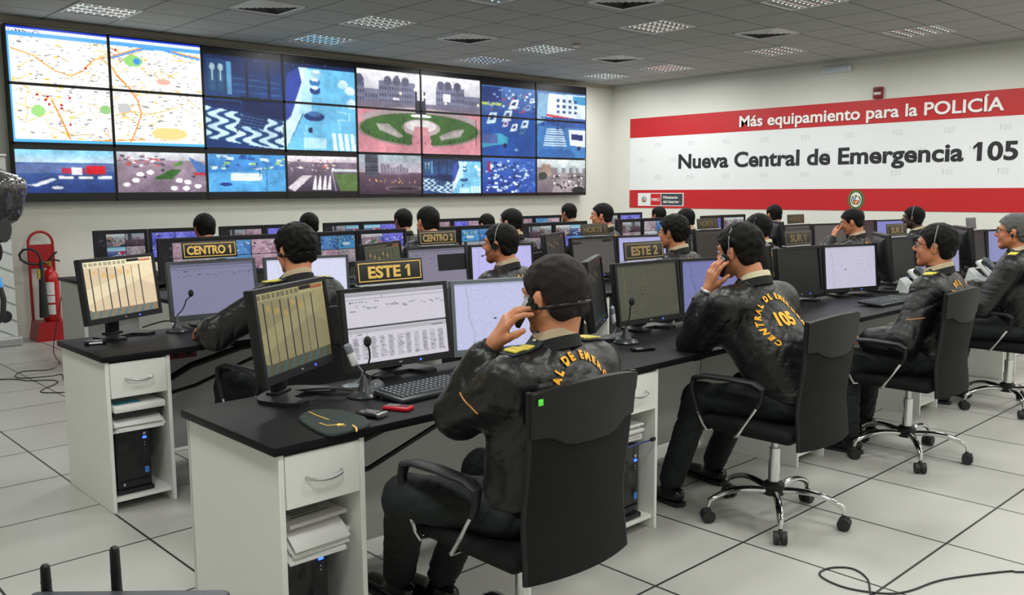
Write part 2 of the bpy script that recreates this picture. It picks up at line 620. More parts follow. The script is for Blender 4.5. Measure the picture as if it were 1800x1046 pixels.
def pic_map(w, h, seed, full=True):
    p = Pic(w, h, c8(250, 249, 243), seed)
    r = p.r
    for _ in range(150):
        x, y = r.uniform(0, 1, 2)
        a = r.uniform(0, PI)
        L = r.uniform(.03, .16)
        p.line([(x, y), (x+L*math.cos(a), y+L*math.sin(a))], .0075, [c8(214, 212, 200), c8(228, 226, 214), c8(240, 200, 80), c8(196, 160, 70)][int(r.choice(4, p=[.4, .2, .28, .12]))])
    p.specks(420, (.03, .08, .97, .95), [c8(70, 70, 80), c8(110, 110, 140), c8(130, 125, 105)], (.016, .007), .75)
    p.specks(60, (.03, .08, .97, .95), [c8(236, 190, 60), c8(245, 206, 90)], (.02, .012))
    p.ell(.62, .22, .05, .055, c8(150, 214, 120))
    p.ell(.64, .22, .02, .03, c8(70, 150, 230))
    p.ell(.13, .72, .035, .05, c8(160, 220, 130))
    p.ell(.47, .68, .03, .04, c8(150, 200, 130))
    p.ell(.56, .66, .035, .05, c8(196, 196, 196))
    p.ell(.8, .88, .1, .06, c8(250, 214, 140))
    p.ell(.78, .4, .04, .03, c8(240, 180, 160))
    riv = [(.5, .2), (.6, .13), (.68, .08), (.78, .07), (.9, .11), (.99, .13)]
    p.line([(a, b+.015) for a, b in riv], .02, c8(80, 160, 240))
    p.line(riv, .012, c8(240, 150, 40))
    p.line([(.02, .2), (.12, .25), (.22, .37), (.3, .41), (.36, .36), (.42, .25), (.46, .22), (.5, .27), (.53, .37)], .012, c8(240, 160, 50))
    p.line([(.53, .37), (.58, .46), (.63, .56), (.65, .7), (.61, .88), (.58, .98)], .014, c8(232, 140, 30))
    p.line([(.2, .62), (.24, .78), (.28, .96)], .016, c8(236, 150, 40))
    p.line([(.33, .98), (.5, .96), (.66, .94)], .012, c8(240, 150, 30))
    p.line([(.52, .72), (.6, .68), (.7, .7), (.85, .62)], .01, c8(245, 190, 90))
    p.line([(.52, .22), (.45, .2)], .008, c8(240, 170, 70))
    for x, y in ((.53, .13), (.38, .33), (.13, .58), (.18, .59), (.17, .62), (.185, .66), (.245, .66), (.245, .69), (.29, .59), (.285, .83)):
        p.ell(x, y, .008, .012, c8(190, 20, 20))
    p.rect(0, 0, 1, .02, c8(20, 50, 190))
    p.rect(0, .02, 1, .055, c8(225, 238, 252))
    p.rect(0, .055, 1, .085, c8(90, 170, 235))
    p.specks(26, (.01, .025, .16, .045), [c8(40, 50, 90)], (.006, .008))
    p.rect(0, .97, 1, 1, c8(80, 180, 240))
    p.rect(0, .08, .012, 1, c8(90, 180, 235))
    return p
def pic_plaza_of_waves(w, h, seed):
    """dark building front, wavy paving, street with parked cars and a zebra crossing"""
    p = Pic(w, h, c8(14, 34, 92), seed)
    p.grad(0, .55, c8(14, 26, 70), c8(30, 66, 130))
    p.rect(0, 0, 1, .07, c8(5, 5, 8))
    p.specks(14, (.3, .02, .8, .1), [c8(180, 180, 190)], (.012, .006), .5)
    p.rect(.02, .12, .14, .46, c8(26, 60, 110))
    p.rect(.14, .13, .17, .47, c8(90, 150, 190))
    for x in (.055, .105):
        p.ell(x, .2, .016, .04, c8(170, 190, 200))
        p.rect(x-.022, .24, x+.022, .44, c8(40, 80, 120))
        p.rect(x-.004, .24, x+.004, .34, c8(190, 210, 215))
    for y in (.3, .36, .43): p.line([(.18, y), (.48, y+.02)], .012, c8(60, 110, 170), .6)
    for x in (.26, .4): p.rect(x, .1, x+.015, .5, c8(12, 22, 60))
    p.poly([(0, .58), (.5, .7), (.56, .5), (.6, .12), (.66, .12), (.62, .6), (.5, 1), (.35, .98), (0, .9)], c8(210, 235, 248))
    wav = (np.sin(p.U*60+np.sin(p.V*50)*2.2) > .15) & (p.V > .58) & (p.U < .5) & (p.V > .58+.24*p.U)
    p.m(wav & (p.V < .93+.1*p.U), c8(24, 62, 118))
    p.poly([(0, .9), (.36, .99), (.36, 1), (0, 1)], c8(20, 50, 110))
    p.poly([(.24, .62), (.4, .66), (.36, .8), (.2, .76)], c8(22, 40, 92))
    for i in range(5): p.line([(.22-.008*i, .66+.03*i), (.38-.008*i, .7+.03*i)], .006, c8(90, 130, 180))
    p.rect(0, .52, .22, .555, c8(16, 28, 70))
    p.poly([(.22, .48), (.5, .5), (.52, .68), (.42, .67), (.25, .62)], c8(12, 26, 80))
    p.poly([(.52, .2), (.6, .12), (.62, .28), (.54, .64), (.5, .7)], c8(44, 60, 150))
    p.poly([(.66, .12), (1, .12), (1, 1), (.5, 1), (.62, .62)], c8(108, 190, 232))
    p.poly([(.64, .14), (.7, .14), (.68, .6), (.6, .6)], c8(180, 225, 240))
    for x, y, c in ((.71, .27, (60, 110, 170)), (.71, .36, (30, 60, 120)), (.91, .27, (200, 230, 240)), (.96, .34, (220, 240, 245)), (.97, .48, (200, 225, 235)), (.72, .18, (160, 200, 220))):
        p.ell(x, y, .038, .045, c8(*c))
        p.ell(x, y-.03, .025, .02, c8(230, 240, 245))
    p.ell(.7, .63, .07, .05, c8(20, 50, 110))
    p.ell(.7, .6, .045, .03, c8(60, 110, 170))
    p.line([(.64, .72), (.63, 1)], .006, c8(220, 240, 250))
    p.ell(.67, .78, .015, .03, c8(20, 40, 80))
    for i in range(4): p.poly([(.82+.045*i, .8), (.845+.045*i, .8), (.86+.045*i, .99), (.83+.045*i, .99)], c8(235, 245, 250))
    p.line([(.86, .56), (.95, .58), (.95, .66), (.87, .65), (.88, .76)], .01, c8(190, 225, 240))
    p.rect(.62, .86, .78, .98, c8(190, 228, 244))
    for x, y in ((.19, .75), (.47, .8), (.49, .76)):
        p.rect(x, y, x+.01, y+.08, c8(20, 20, 60))
    return p.tint(c8(110, 200, 255), .12).noise(.02)
def finish(p, amp=.09, seed=0):
    """photographic mottle and softening"""
    r = np.random.RandomState(seed+77)
    f = np.zeros((p.h, p.w))
    for k, a_ in ((6, 1), (14, .8), (34, .7), (70, .5)):
        q = r.rand(max(2, k*p.h//p.w+2), k+2)
        yy = np.linspace(0, q.shape[0]-1.001, p.h)
        xx = np.linspace(0, q.shape[1]-1.001, p.w)
        y0, x0 = yy.astype(int), xx.astype(int)
        fy, fx = (yy-y0)[:, None], (xx-x0)[None]
        f += a_*((q[np.ix_(y0, x0)]*(1-fx)+q[np.ix_(y0, x0+1)]*fx)*(1-fy)+(q[np.ix_(y0+1, x0)]*(1-fx)+q[np.ix_(y0+1, x0+1)]*fx)*fy-.5)
    p.a = p.a*(1+amp*2*f[..., None])
    b = np.pad(p.a, ((1, 1), (1, 1), (0, 0)), 'edge')
    p.a = p.a*.45+.55*(b[:-2, 1:-1]+b[2:, 1:-1]+b[1:-1, :-2]+b[1:-1, 2:])/4
    return p.noise(.02)
def pic_square(w, h, seed):
    p = Pic(w, h, c8(196, 196, 205), seed)
    p.rect(0, 0, 1, .06, c8(4, 4, 6))
    p.grad(.06, .25, c8(226, 226, 230), c8(206, 205, 215))
    for x0, x1, t in ((.0, .06, .14), (.17, .46, .16), (.62, .86, .17), (.86, 1, .26), (.06, .17, .26)):
        p.rect(x0, t+.02, x1, .46, c8(112, 112, 136))
        for i in range(int((x1-x0)/.02)):
            for q in range(3):
                p.rect(x0+.006+i*.02, t+.08+q*.08, x0+.013+i*.02, t+.12+q*.08, c8(50, 52, 74))
    for x in (.24, .31, .38, .66, .72, .8, .02): p.ell(x, .17, .03, .055, c8(82, 82, 104))
    p.rect(.3, .1, .33, .17, c8(90, 90, 110))
    p.rect(0, .42, 1, .52, c8(110, 104, 124))
    p.rect(0, .5, 1, 1, c8(196, 130, 140))
    p.ell(.5, .6, .47, .13, c8(166, 148, 152))
    p.ell(.5, .72, .5, .2, c8(150, 120, 124))
    p.ell(.5, .71, .48, .19, c8(60, 96, 44))
    p.ell(.5, .69, .15, .1, c8(176, 160, 160))
    p.ell(.5, .67, .12, .07, c8(214, 206, 206))
    p.poly([(.45, .68), (.55, .68), (.6, 1), (.4, 1)], c8(196, 132, 142))
    p.poly([(.14, .66), (.24, .66), (.36, .8), (.32, .82), (.17, .74)], c8(150, 144, 140))
    p.poly([(.86, .68), (.76, .7), (.64, .78), (.66, .83), (.82, .78)], c8(150, 144, 140))
    for i in range(8):
        p.line([(.15+.02*i, .665+.012*i), (.175+.02*i, .73+.012*i)], .006, c8(214, 208, 200))
        p.line([(.68+.02*i, .79-.012*i), (.66+.022*i, .82-.008*i)], .006, c8(214, 208, 200))
    p.poly([(.47, .38), (.53, .38), (.54, .54), (.46, .54)], c8(44, 44, 52))
    p.rect(.46, .27, .475, .5, c8(40, 42, 50))
    p.rect(.52, .27, .535, .5, c8(40, 42, 50))
    p.ell(.5, .55, .08, .02, c8(230, 226, 226))
    for i in range(26):
        a = PI*(.05+.9*i/25)
        p.rect(.5-.47*math.cos(a)-.003, .7+.19*math.sin(a)-.03, .5-.47*math.cos(a)+.003, .7+.19*math.sin(a), c8(30, 34, 30))
    for x in (.36, .96): p.line([(x, .55), (x, .88)], .008, c8(20, 22, 26))
    for x, y in ((.34, .31), (.46, .25), (.53, .33), (.7, .39), (.98, .38)): p.ell(x, y, .01, .018, c8(255, 236, 190))
    p.rect(.68, .27, .74, .37, c8(226, 226, 236))
    p.rect(.28, .37, .33, .4, c8(226, 224, 236))
    return p.noise(.025)
def pic_jam(w, h, seed):
    p = Pic(w, h, c8(34, 70, 140), seed)
    p.rect(0, 0, 1, .1, c8(4, 4, 8))
    p.grad(.1, .5, c8(70, 110, 170), c8(40, 76, 140))
    p.rect(0, .12, .18, .36, c8(30, 50, 110))
    p.rect(0, .32, .18, .36, c8(170, 190, 90))
    p.poly([(0, .5), (.2, .4), (.5, .42), (.56, .6), (.5, 1), (0, 1)], c8(30, 72, 146))
    p.specks(60, (.05, .14, .5, .42), [c8(200, 210, 225), c8(50, 60, 110), c8(120, 150, 190), c8(190, 60, 70)], (.02, .025))
    for x, y, s, c in ((.3, .33, .06, (225, 232, 238)), (.24, .48, .06, (200, 215, 228)), (.1, .52, .06, (190, 210, 226)), (.3, .62, .045, (220, 228, 238)), (.4, .57, .05, (190, 210, 226)), (.38, .66, .04, (60, 110, 150)), (.22, .58, .035, (210, 180, 210)), (.43, .36, .04, (120, 140, 190)), (.47, .26, .03, (210, 220, 230))):
        p.poly([(x-s, y+s*1.2), (x-s*.4, y-s), (x+s*.7, y-s*1.2), (x+s*.4, y+s*.9)], c8(*c))
        p.poly([(x-s*.6, y+s*.3), (x-s*.2, y-s*.5), (x+s*.3, y-s*.6), (x+s*.1, y+s*.2)], c8(40, 60, 110))
    p.poly([(0, .74), (.17, .7), (.24, .76), (.23, .84), (.12, .86), (0, .9)], c8(60, 150, 180))
    p.rect(0, .72, .14, .84, c8(70, 90, 150))
    p.ell(.21, .86, .02, .03, c8(14, 30, 60))
    p.rect(.3, .9, .33, .93, c8(120, 160, 200))
    p.poly([(.53, .14), (1, .12), (1, .5), (.56, .48)], c8(214, 230, 238))
    p.poly([(.86, .14), (1, .14), (1, .26), (.88, .25)], c8(70, 150, 200))
    p.poly([(.52, .14), (.62, .14), (.6, .5), (.5, .56)], c8(120, 160, 190))
    for i in range(4):
        for j in range(3): p.rect(.7+.06*i, .2+.08*j, .73+.06*i, .24+.08*j, c8(60, 80, 130))
    p.poly([(.6, .42), (.88, .46), (.88, .49), (.6, .45)], c8(200, 50, 60))
    p.rect(.58, .46, 1, .58, c8(50, 90, 160))
    p.rect(.5, .57, 1, 1, c8(60, 116, 176))
    for i in range(8): p.rect(.6-.005*i, .6+.032*i, .76+.006*i, .614+.032*i, c8(226, 238, 244))
    p.poly([(.54, .88), (.72, .88), (.86, .9), (.9, 1), (.5, 1)], c8(44, 96, 160))
    p.poly([(.82, .6), (1, .6), (1, .84), (.84, .82)], c8(226, 236, 240))
    p.poly([(.85, .66), (.97, .67), (.97, .75), (.85, .74)], c8(30, 46, 110))
    p.ell(.93, .86, .018, .03, c8(16, 26, 60))
    p.specks(30, (.55, .45, .8, .6), [c8(20, 30, 80)], (.006, .03))
    return p.noise(.03)
def pic_cam(w, h, kind, seed, frame=True):
    """one traffic-camera view"""
    p = Pic(w, h, seed=seed)
    r = p.r
    if kind == 'harbour':
        p.grad(0, .3, c8(120, 190, 226), c8(190, 214, 226))
        p.grad(.3, 1, c8(70, 100, 160), c8(30, 50, 110))
        p.poly([(0, .36), (.2, .3), (.5, .34), (1, .3), (1, .5), (0, .55)], c8(90, 110, 160))
        p.rect(.45, .42, .68, .55, c8(170, 40, 70))
        p.rect(.7, .36, .9, .56, c8(206, 24, 40))
        p.rect(.55, .4, .66, .58, c8(220, 220, 230))
        for x in (.42, .62, .82): p.rect(x, .6, x+.15, .68, c8(226, 230, 236))
        p.poly([(.1, .82), (.35, .66), (.4, .68), (.2, .86)], c8(220, 226, 230))
        p.ell(.4, .88, .06, .035, c8(220, 226, 230))
        p.line([(0, .95), (.35, .62), (1, .6)], .012, c8(30, 50, 110))
    elif kind == 'boulevard':
        p.grad(0, .2, c8(200, 206, 214), c8(180, 176, 184))
        p.grad(.2, 1, c8(150, 132, 146), c8(120, 104, 120))
        p.specks(50, (0, .05, .5, .35), [c8(226, 222, 226), c8(90, 80, 100), c8(176, 90, 90)], (.05, .04))
        p.poly([(.62, .3), (.72, .2), (.74, .3), (.64, .36)], c8(84, 124, 70))
        p.poly([(.42, .62), (.6, .42), (.72, .42), (.6, .68), (.4, .68)], c8(52, 96, 40))
        p.poly([(.8, .1), (1, .3), (1, .6), (.9, .5)], c8(70, 110, 170))
        p.rect(.86, .5, 1, .56, c8(200, 40, 60))
        for x, y in ((.25, .55), (.2, .7), (.68, .7), (.78, .74), (.62, .9), (.76, .9), (.9, .85), (.1, .8), (.36, .5)): p.ell(x, y, .04, .055, c8(236, 236, 240))
        for x, y in ((.3, .62), (.5, .45), (.85, .6)): p.ell(x, y, .02, .03, c8(50, 44, 60))
    elif kind == 'market':
        p.grad(0, 1, c8(70, 140, 200), c8(40, 110, 190))
        p.specks(60, (0, .02, 1, .4), [c8(150, 190, 110), c8(70, 120, 180), c8(200, 220, 226), c8(40, 80, 150)], (.07, .06))
        p.poly([(.0, .5), (1, .4), (1, 1), (0, 1)], c8(80, 156, 210))
        p.rect(.28, .52, .68, .7, c8(206, 226, 234))
        p.rect(.3, .5, .66, .54, c8(230, 240, 244))
        p.line([(.65, .3), (.66, .7)], .012, c8(30, 60, 120))
        p.line([(.75, .2), (.74, 1)], .014, c8(40, 70, 130))
        p.ell(.22, .8, .08, .05, c8(24, 50, 110))
    elif kind == 'junction':
        p.grad(0, .16, c8(226, 222, 224), c8(190, 180, 190))
        p.grad(.16, 1, c8(120, 106, 122), c8(60, 50, 66))
        p.specks(60, (0, .1, .65, .4), [c8(230, 226, 226), c8(90, 70, 84), c8(206, 96, 90), c8(255, 220, 190)], (.03, .03))
        p.poly([(0, .9), (.2, .55), (.34, .55), (.1, 1)], c8(196, 190, 196))
        for i in range(4): p.poly([(.34+.07*i, .95), (.38+.07*i, .55), (.4+.07*i, .55), (.4+.07*i, .95)], c8(220, 216, 220))
        p.line([(.62, .4), (.68, 1)], .02, c8(176, 166, 176))
        p.poly([(.66, .5), (1, .48), (1, 1), (.74, 1)], c8(84, 110, 60))
        p.rect(.62, .36, 1, .44, c8(190, 196, 196))
    elif kind == 'dusk':
        p.grad(0, .45, c8(150, 168, 176), c8(176, 160, 170))
        p.grad(.45, 1, c8(96, 76, 92), c8(56, 42, 54))
        p.rect(.1, 0, .3, .55, c8(80, 84, 96))
        for i in range(9): p.rect(.1, .04+.055*i, .3, .06+.055*i, c8(40, 44, 54))
        for i in range(9):
            x = .34+.05*i
            p.rect(x, .35-.12*r.rand(), x+.04, .5, c8(120, 110, 126))
        for i in range(18): p.ell(r.uniform(.05, .98), r.uniform(.6, .72), .008, .014, c8(255, 190, 120))
        p.ell(.7, .86, .3, .07, c8(110, 90, 100))
        p.ell(.7, .87, .25, .045, c8(50, 42, 48))
    elif kind == 'avenue':
        p.grad(0, .25, c8(214, 224, 224), c8(190, 196, 196))
        p.grad(.25, 1, c8(130, 122, 126), c8(110, 96, 104))
        p.rect(.1, .14, .28, .5, c8(160, 132, 120))
        for x in (.42, .58, .72, .85): p.rect(x, .1+.1*r.rand(), x+.08, .4, c8(170, 184, 190))
        p.ell(.12, .5, .09, .12, c8(50, 56, 50))
        p.poly([(.3, 1), (.45, .4), (.6, .4), (.95, 1)], c8(150, 140, 142))
        p.specks(60, (.3, .42, .95, .85), [c8(226, 226, 226), c8(50, 46, 54), c8(176, 160, 160)], (.04, .05))
        p.line([(0, .62), (1, .5)], .01, c8(30, 30, 34))
        p.ell(.85, .93, .14, .1, c8(30, 36, 34))
    elif kind == 'blue_jam':
        p.grad(0, 1, c8(60, 100, 176), c8(30, 56, 140))
        p.specks(130, (.05, .05, .95, .95), [c8(200, 216, 234), c8(30, 40, 100), c8(120, 150, 210), c8(206, 220, 236)], (.05, .05))
        p.poly([(.7, 0), (1, 0), (1, 1), (.6, 1), (.9, .5)], c8(44, 84, 170), .7)
        p.rect(.1, .1, .15, .4, c8(150, 40, 70))
    elif kind == 'wave_small':
        q = pic_plaza_of_waves(w, h, seed)
        p.a = q.a*.9+.08
    else:   # generic: violet or grey road with cars
        base = {'violet': ((120, 120, 220), (60, 60, 190)), 'grey': ((176, 164, 170), (120, 104, 116)), 'blue': ((90, 150, 206), (50, 96, 170)), 'rose': ((190, 160, 176), (140, 96, 116)), 'olive': ((150, 150, 130), (90, 96, 80))}[kind]
        p.grad(0, 1, c8(*base[0]), c8(*base[1]))
        x = r.uniform(.2, .8)
        p.poly([(x-.1, 0), (x+.05, 0), (x+.5, 1), (x-.4, 1)], tuple(min(1, q/255*1.15) for q in base[0]), .6)
        p.specks(40, (0, .1, 1, .95), [c8(236, 236, 240), c8(40, 40, 60), tuple(q/255 for q in base[1])], (.05, .06))
    return p.noise(.03)
def screen_grid(pic, W, H, name, parent, nx, ny, uv=(0, 1, 0, 1), strength=1., M=None, mname=None, gain=(1, 1, 1)):
    """flat pane in local XZ, facing -Y, centred on the origin, coloured from the picture"""
    xs = np.linspace(-W/2, W/2, nx)
    zs = np.linspace(H/2, -H/2, ny)
    Z, X = np.meshgrid(zs, xs, indexing='ij')
    V = np.stack([X.ravel(), np.zeros(nx*ny), Z.ravel()], 1)
    i, j = np.meshgrid(np.arange(ny-1), np.arange(nx-1), indexing='ij')
    a = (i*nx+j).ravel()
    Q = np.stack([a, a+nx, a+nx+1, a+1], 1)
    o = np_obj(name, V, Q, screen_mat(mname or 'lit screen %.2f' % strength, strength), parent, M)
    u = np.clip((uv[0]+(uv[1]-uv[0])*np.linspace(0, 1, nx))*pic.w, 0, pic.w-1).astype(int)
    v = np.clip((uv[2]+(uv[3]-uv[2])*np.linspace(0, 1, ny))*pic.h, 0, pic.h-1).astype(int)
    c = np.clip(pic.a[np.ix_(v, u)], 0, 1).reshape(-1, 3)*np.array(gain)
    c = np.where(c <= .04045, c/12.92, ((c+.055)/1.055)**2.4)
    at = o.data.color_attributes.new('picture', 'FLOAT_COLOR', 'POINT')
    at.data.foreach_set('color', np.concatenate([c, np.ones((len(c), 1))], 1).astype(np.float32).ravel())
    return o

# ------------------------------------------------------------ the room
X0, X1, Y0, Y1 = ROOM
WALL = mat('painted wall', rgb(211, 211, 203), .75, noise=.025, nscale=3, bump=.05, bscale=120)
FLOORM = grid_mat('raised floor tiles', rgb(172, 171, 166), (.02, .02, .02), .6, .6, .0105, ox=.03, rough=.36, speck=.09, bscale=170)
CEILM = grid_mat('mineral ceiling tiles', rgb(166, 169, 166), (.08, .085, .085), .6, .6, .014, ox=.33, oy=.36, rough=.9, bump=.2, speck=.05, bscale=90)
struct(G().bb(X0-.1, X1+.1, Y0-.1, Y1+.1, -.1, 0).build('floor', FLOORM, sm=0))
struct(G().bb(X0-.1, X1+.1, Y0-.1, Y1+.1, CEIL, CEIL+.1).build('ceiling', CEILM, sm=0))
struct(G().bb(X0, X1, Y1, Y1+.1, 0, CEIL).build('wall_back', WALL, sm=0))
struct(G().bb(X1, X1+.1, Y0, Y1+.1, 0, CEIL).build('wall_right', WALL, sm=0))
struct(G().bb(X0-.1, X0, Y0, Y1+.1, 0, CEIL).build('wall_left', WALL, sm=0))
struct(G().bb(X0, X1, Y0-.1, Y0, 0, CEIL).build('wall_front', WALL, sm=0))
TRIMC = mat('cornice paint', rgb(176, 172, 156), .7)
struct(G().bb(X0, X1, Y1-.03, Y1, CEIL-.055, CEIL).bb(X0, X1, Y1-.045, Y1, CEIL-.012, CEIL).build('trim_1', TRIMC, sm=0))
struct(G().bb(X1-.025, X1, Y0, Y1-.045, CEIL-.03, CEIL).build('trim_2', mat('pale trim', rgb(190, 190, 182), .7), sm=0))

# ------------------------------------------------------------ video wall
colx = [-.036, .947, 1.964, 2.982, 4.022, 5.074, 6.174, 7.312, 8.464]
ROWZ = [3.145, 2.573, 1.985, 1.397]
YW = Y1-.16
big = [pic_map(240, 136, 3), finish(pic_plaza_of_waves(240, 136, 4)), finish(pic_square(240, 136, 5)), finish(pic_jam(240, 136, 6))]
small = [finish(pic_cam(120, 68, k, 20+i), .10, i) for i, k in enumerate(['harbour', 'boulevard', 'market', 'junction', 'dusk', 'wave_small', 'blue_jam', 'avenue'])]
bigname = ['city map with red markers', 'blue view of wavy paving and a street', 'view of a square with a lawn ring', 'blue view of a traffic jam']
smallname = ['harbour road with red buildings', 'boulevard with a green island', 'blue market street', 'junction with lane markings', 'skyline at dusk', 'small blue view of wavy paving', 'blue crowded junction', 'pale avenue with towers']
quad = [['upper left', 'upper right'], ['lower left', 'lower right']]
for c in range(8):
    for r in range(3):
        x0, x1, z1, z0 = colx[c], colx[c+1], ROWZ[r], ROWZ[r+1]
        lab = ('wall display panel showing the %s quarter of the %s' % (quad[r][c % 2], bigname[c//2])) if r < 2 else 'bottom-row wall display panel showing the %s' % smallname[c]
        t = thing('video_wall_panel', lab, 'display', ((x0+x1)/2, YW, (z0+z1)/2), 0, 'video wall panels')
        W, H = x1-x0-.004, z1-z0-.004
        g = G()
        b = .012
        g.bb(-W/2, W/2, .012, .13, -H/2, H/2)
        g.bb(-W/2, -W/2+b, 0, .012, -H/2, H/2).bb(W/2-b, W/2, 0, .012, -H/2, H/2)
        g.bb(-W/2, W/2, 0, .012, H/2-b, H/2).bb(-W/2, W/2, 0, .012, -H/2, -H/2+b)
        g.build('bezel', BLACKP, t, sm=0)
        G().bb(-.2, .2, .13, .159, -.15, .15).build('wall_mount', STEEL, t, sm=0)
        if r < 2: pc, uv = big[c//2], ((c % 2)*.5, (c % 2)*.5+.5, r*.5, r*.5+.5)
        else: pc, uv = small[c], (0, 1, 0, 1)
        Hs = H-2*b
        zc = 0
        sw = W-2*b
        dark = .0
        if r == 2: dark = .085 if c < 4 else .03
        if dark:
            hh = Hs-dark*(1.3 if c in (0, 1, 2, 3) else 1)
            G().bb(-sw/2, sw/2, .006, .0118, hh/2-.006+(.016 if 1 else 0), Hs/2).build('dark_band', BLACKG, t, sm=0)
            G().bb(-sw/2, sw/2, .006, .0118, -Hs/2, -hh/2+.022).build('dark_band', BLACKG, t, sm=0)
            screen_grid(pc, sw, hh-.012, 'screen', t, 120, 64, uv, 1.3, TM(0, .009, .016))
        else:
            screen_grid(pc, sw, Hs, 'screen', t, 120, 68, uv, 1.2 if c < 2 else 1.3, TM(0, .009, 0))
# ------------------------------------------------------------ banner on the right wall
def wallM(y, z, off=0):      # local x runs along the wall (towards -Y), local y up, local z out of the wall
    return Matrix(((0, 0, -1, X1-off), (-1, 0, 0, y), (0, 1, 0, z), (0, 0, 0, 1)))
ban = thing('wall_banner', 'long white and red banner on the right wall with black and white lettering', 'banner', (X1, 0, 0), 0)
bi = Matrix.Translation((-X1, 0, 0))
YB0, YB1 = 7.70, -.9
def bpart(name, y0, y1, z0, z1, m, t0, t1):
    return G().bb(X1-t1, X1-t0, min(y0, y1), max(y0, y1), z0, z1).build(name, m, ban, sm=0, M=bi)
bpart('white_field', YB0, YB1, 1.473, 2.36, WHITEV, 0, .004)
bpart('red_stripe', YB0, YB1, 2.344, 2.66, REDV, .0, .006)
bpart('red_stripe', YB0, YB1, 1.178, 1.476, REDV, .0, .006)
def wtext(name, st, y0, y1, z, hgt, m, off, th=.004, bold=.02, sk=0):
    """text spanning y0..y1 along the wall with baseline z"""
    vs, fs = text_geo(st, 1, .2, bold, 'LEFT')
    xs = [v[0] for v in vs]
    ys = [v[1] for v in vs]
    cap = max(v[1] for v in text_geo('E', 1, .2, bold, 'LEFT')[0])
    a, b = min(xs), max(xs)
    q = [((v[0]-a)/(b-a)*(y0-y1), v[1]/cap*hgt, (v[2]+.1)/.2*th) for v in vs]
    # one part per word: split at the wide gaps
    iv = sorted((min(q[i][0] for i in f), max(q[i][0] for i in f)) for f in fs)
    cuts, hi = [], iv[0][1]
    for lo_, h_ in iv:
        if lo_-hi > .2*hgt/cap*.72: cuts.append((lo_+hi)/2)
        hi = max(hi, h_)
    out = None
    for k in range(len(cuts)+1):
        l0, l1 = ([-9]+cuts)[k], (cuts+[99])[k]
        ff = [f for f in fs if l0 < sum(q[i][0] for i in f)/len(f) <= l1]
        us = sorted({i for f in ff for i in f})
        ix = {u: n_ for n_, u in enumerate(us)}
        out = G().add([q[u] for u in us], [[ix[i] for i in f] for f in ff], wallM(y0, z, off)).build(name, m, ban, sm=0, M=bi)
    return out
LGREY = mat('faint grey print', rgb(200, 202, 204), .5)
WLET = mat('white lettering', rgb(236, 232, 230), .5)
DRED = mat('dark outline red', rgb(120, 14, 18), .5)
o = wtext('heading_shadow', 'Más equipamiento para la POLICÍA', 5.583, 1.899, 2.408, .168, DRED, .0062, .001, .038)
o = wtext('heading_lettering', 'Más equipamiento para la POLICÍA', 5.588, 1.904, 2.415, .16, WLET, .0075, .0015, .02)
o['label'] = 'white lettering on the red stripe'
o = wtext('title_lettering', 'Nueva Central de Emergencia 105', 6.70, 1.72, 1.82, .222, BLACKV, .0045, .0015, .031)
o['label'] = 'large black lettering'
g = G()
vs, fs = text_geo('105', .1, .001, .0, 'CENTER')
def wm(y, z): G().add(vs, fs, wallM(y, z, .0045)).build('faint_number', LGREY, ban, sm=0, M=bi)
for i in range(10):
    wm(7.12-.655*i, 2.175)
    wm(7.12-.655*i, 1.65)
for i in range(10): wm(7.463-.655*i, 1.93)
def wbox(name, y0, y1, z0, z1, m, off): return G().bb(X1-off-.001, X1-off, min(y0, y1), max(y0, y1), z0, z1).build(name, m, ban, sm=0, M=bi)
pl = wbox('ministry_plate', 7.516, 6.586, 1.213, 1.425, WHITEV, .0065)
wbox('red_field', 7.25, 7.04, 1.225, 1.413, REDV, .0078)
wbox('grey_field', 7.03, 6.605, 1.225, 1.413, mat('charcoal print', rgb(58, 62, 66), .5), .0078)
wtext('country_lettering', 'PERÚ', 7.225, 7.065, 1.295, .045, WLET, .009, .001, .01)
wtext('ministry_lettering', 'Ministerio', 6.99, 6.70, 1.335, .04, WLET, .009, .001, .02)
wtext('ministry_lettering', 'del Interior', 6.99, 6.67, 1.265, .04, WLET, .009, .001, .02)
EGRN, EYEL, ERED, EBLU, EWHT = [mat('emblem '+n, rgb(*c), .5) for n, c in (('green', (30, 92, 50)), ('gold', (222, 190, 90)), ('red', (190, 40, 40)), ('blue', (110, 160, 200)), ('white', (225, 225, 215)))]
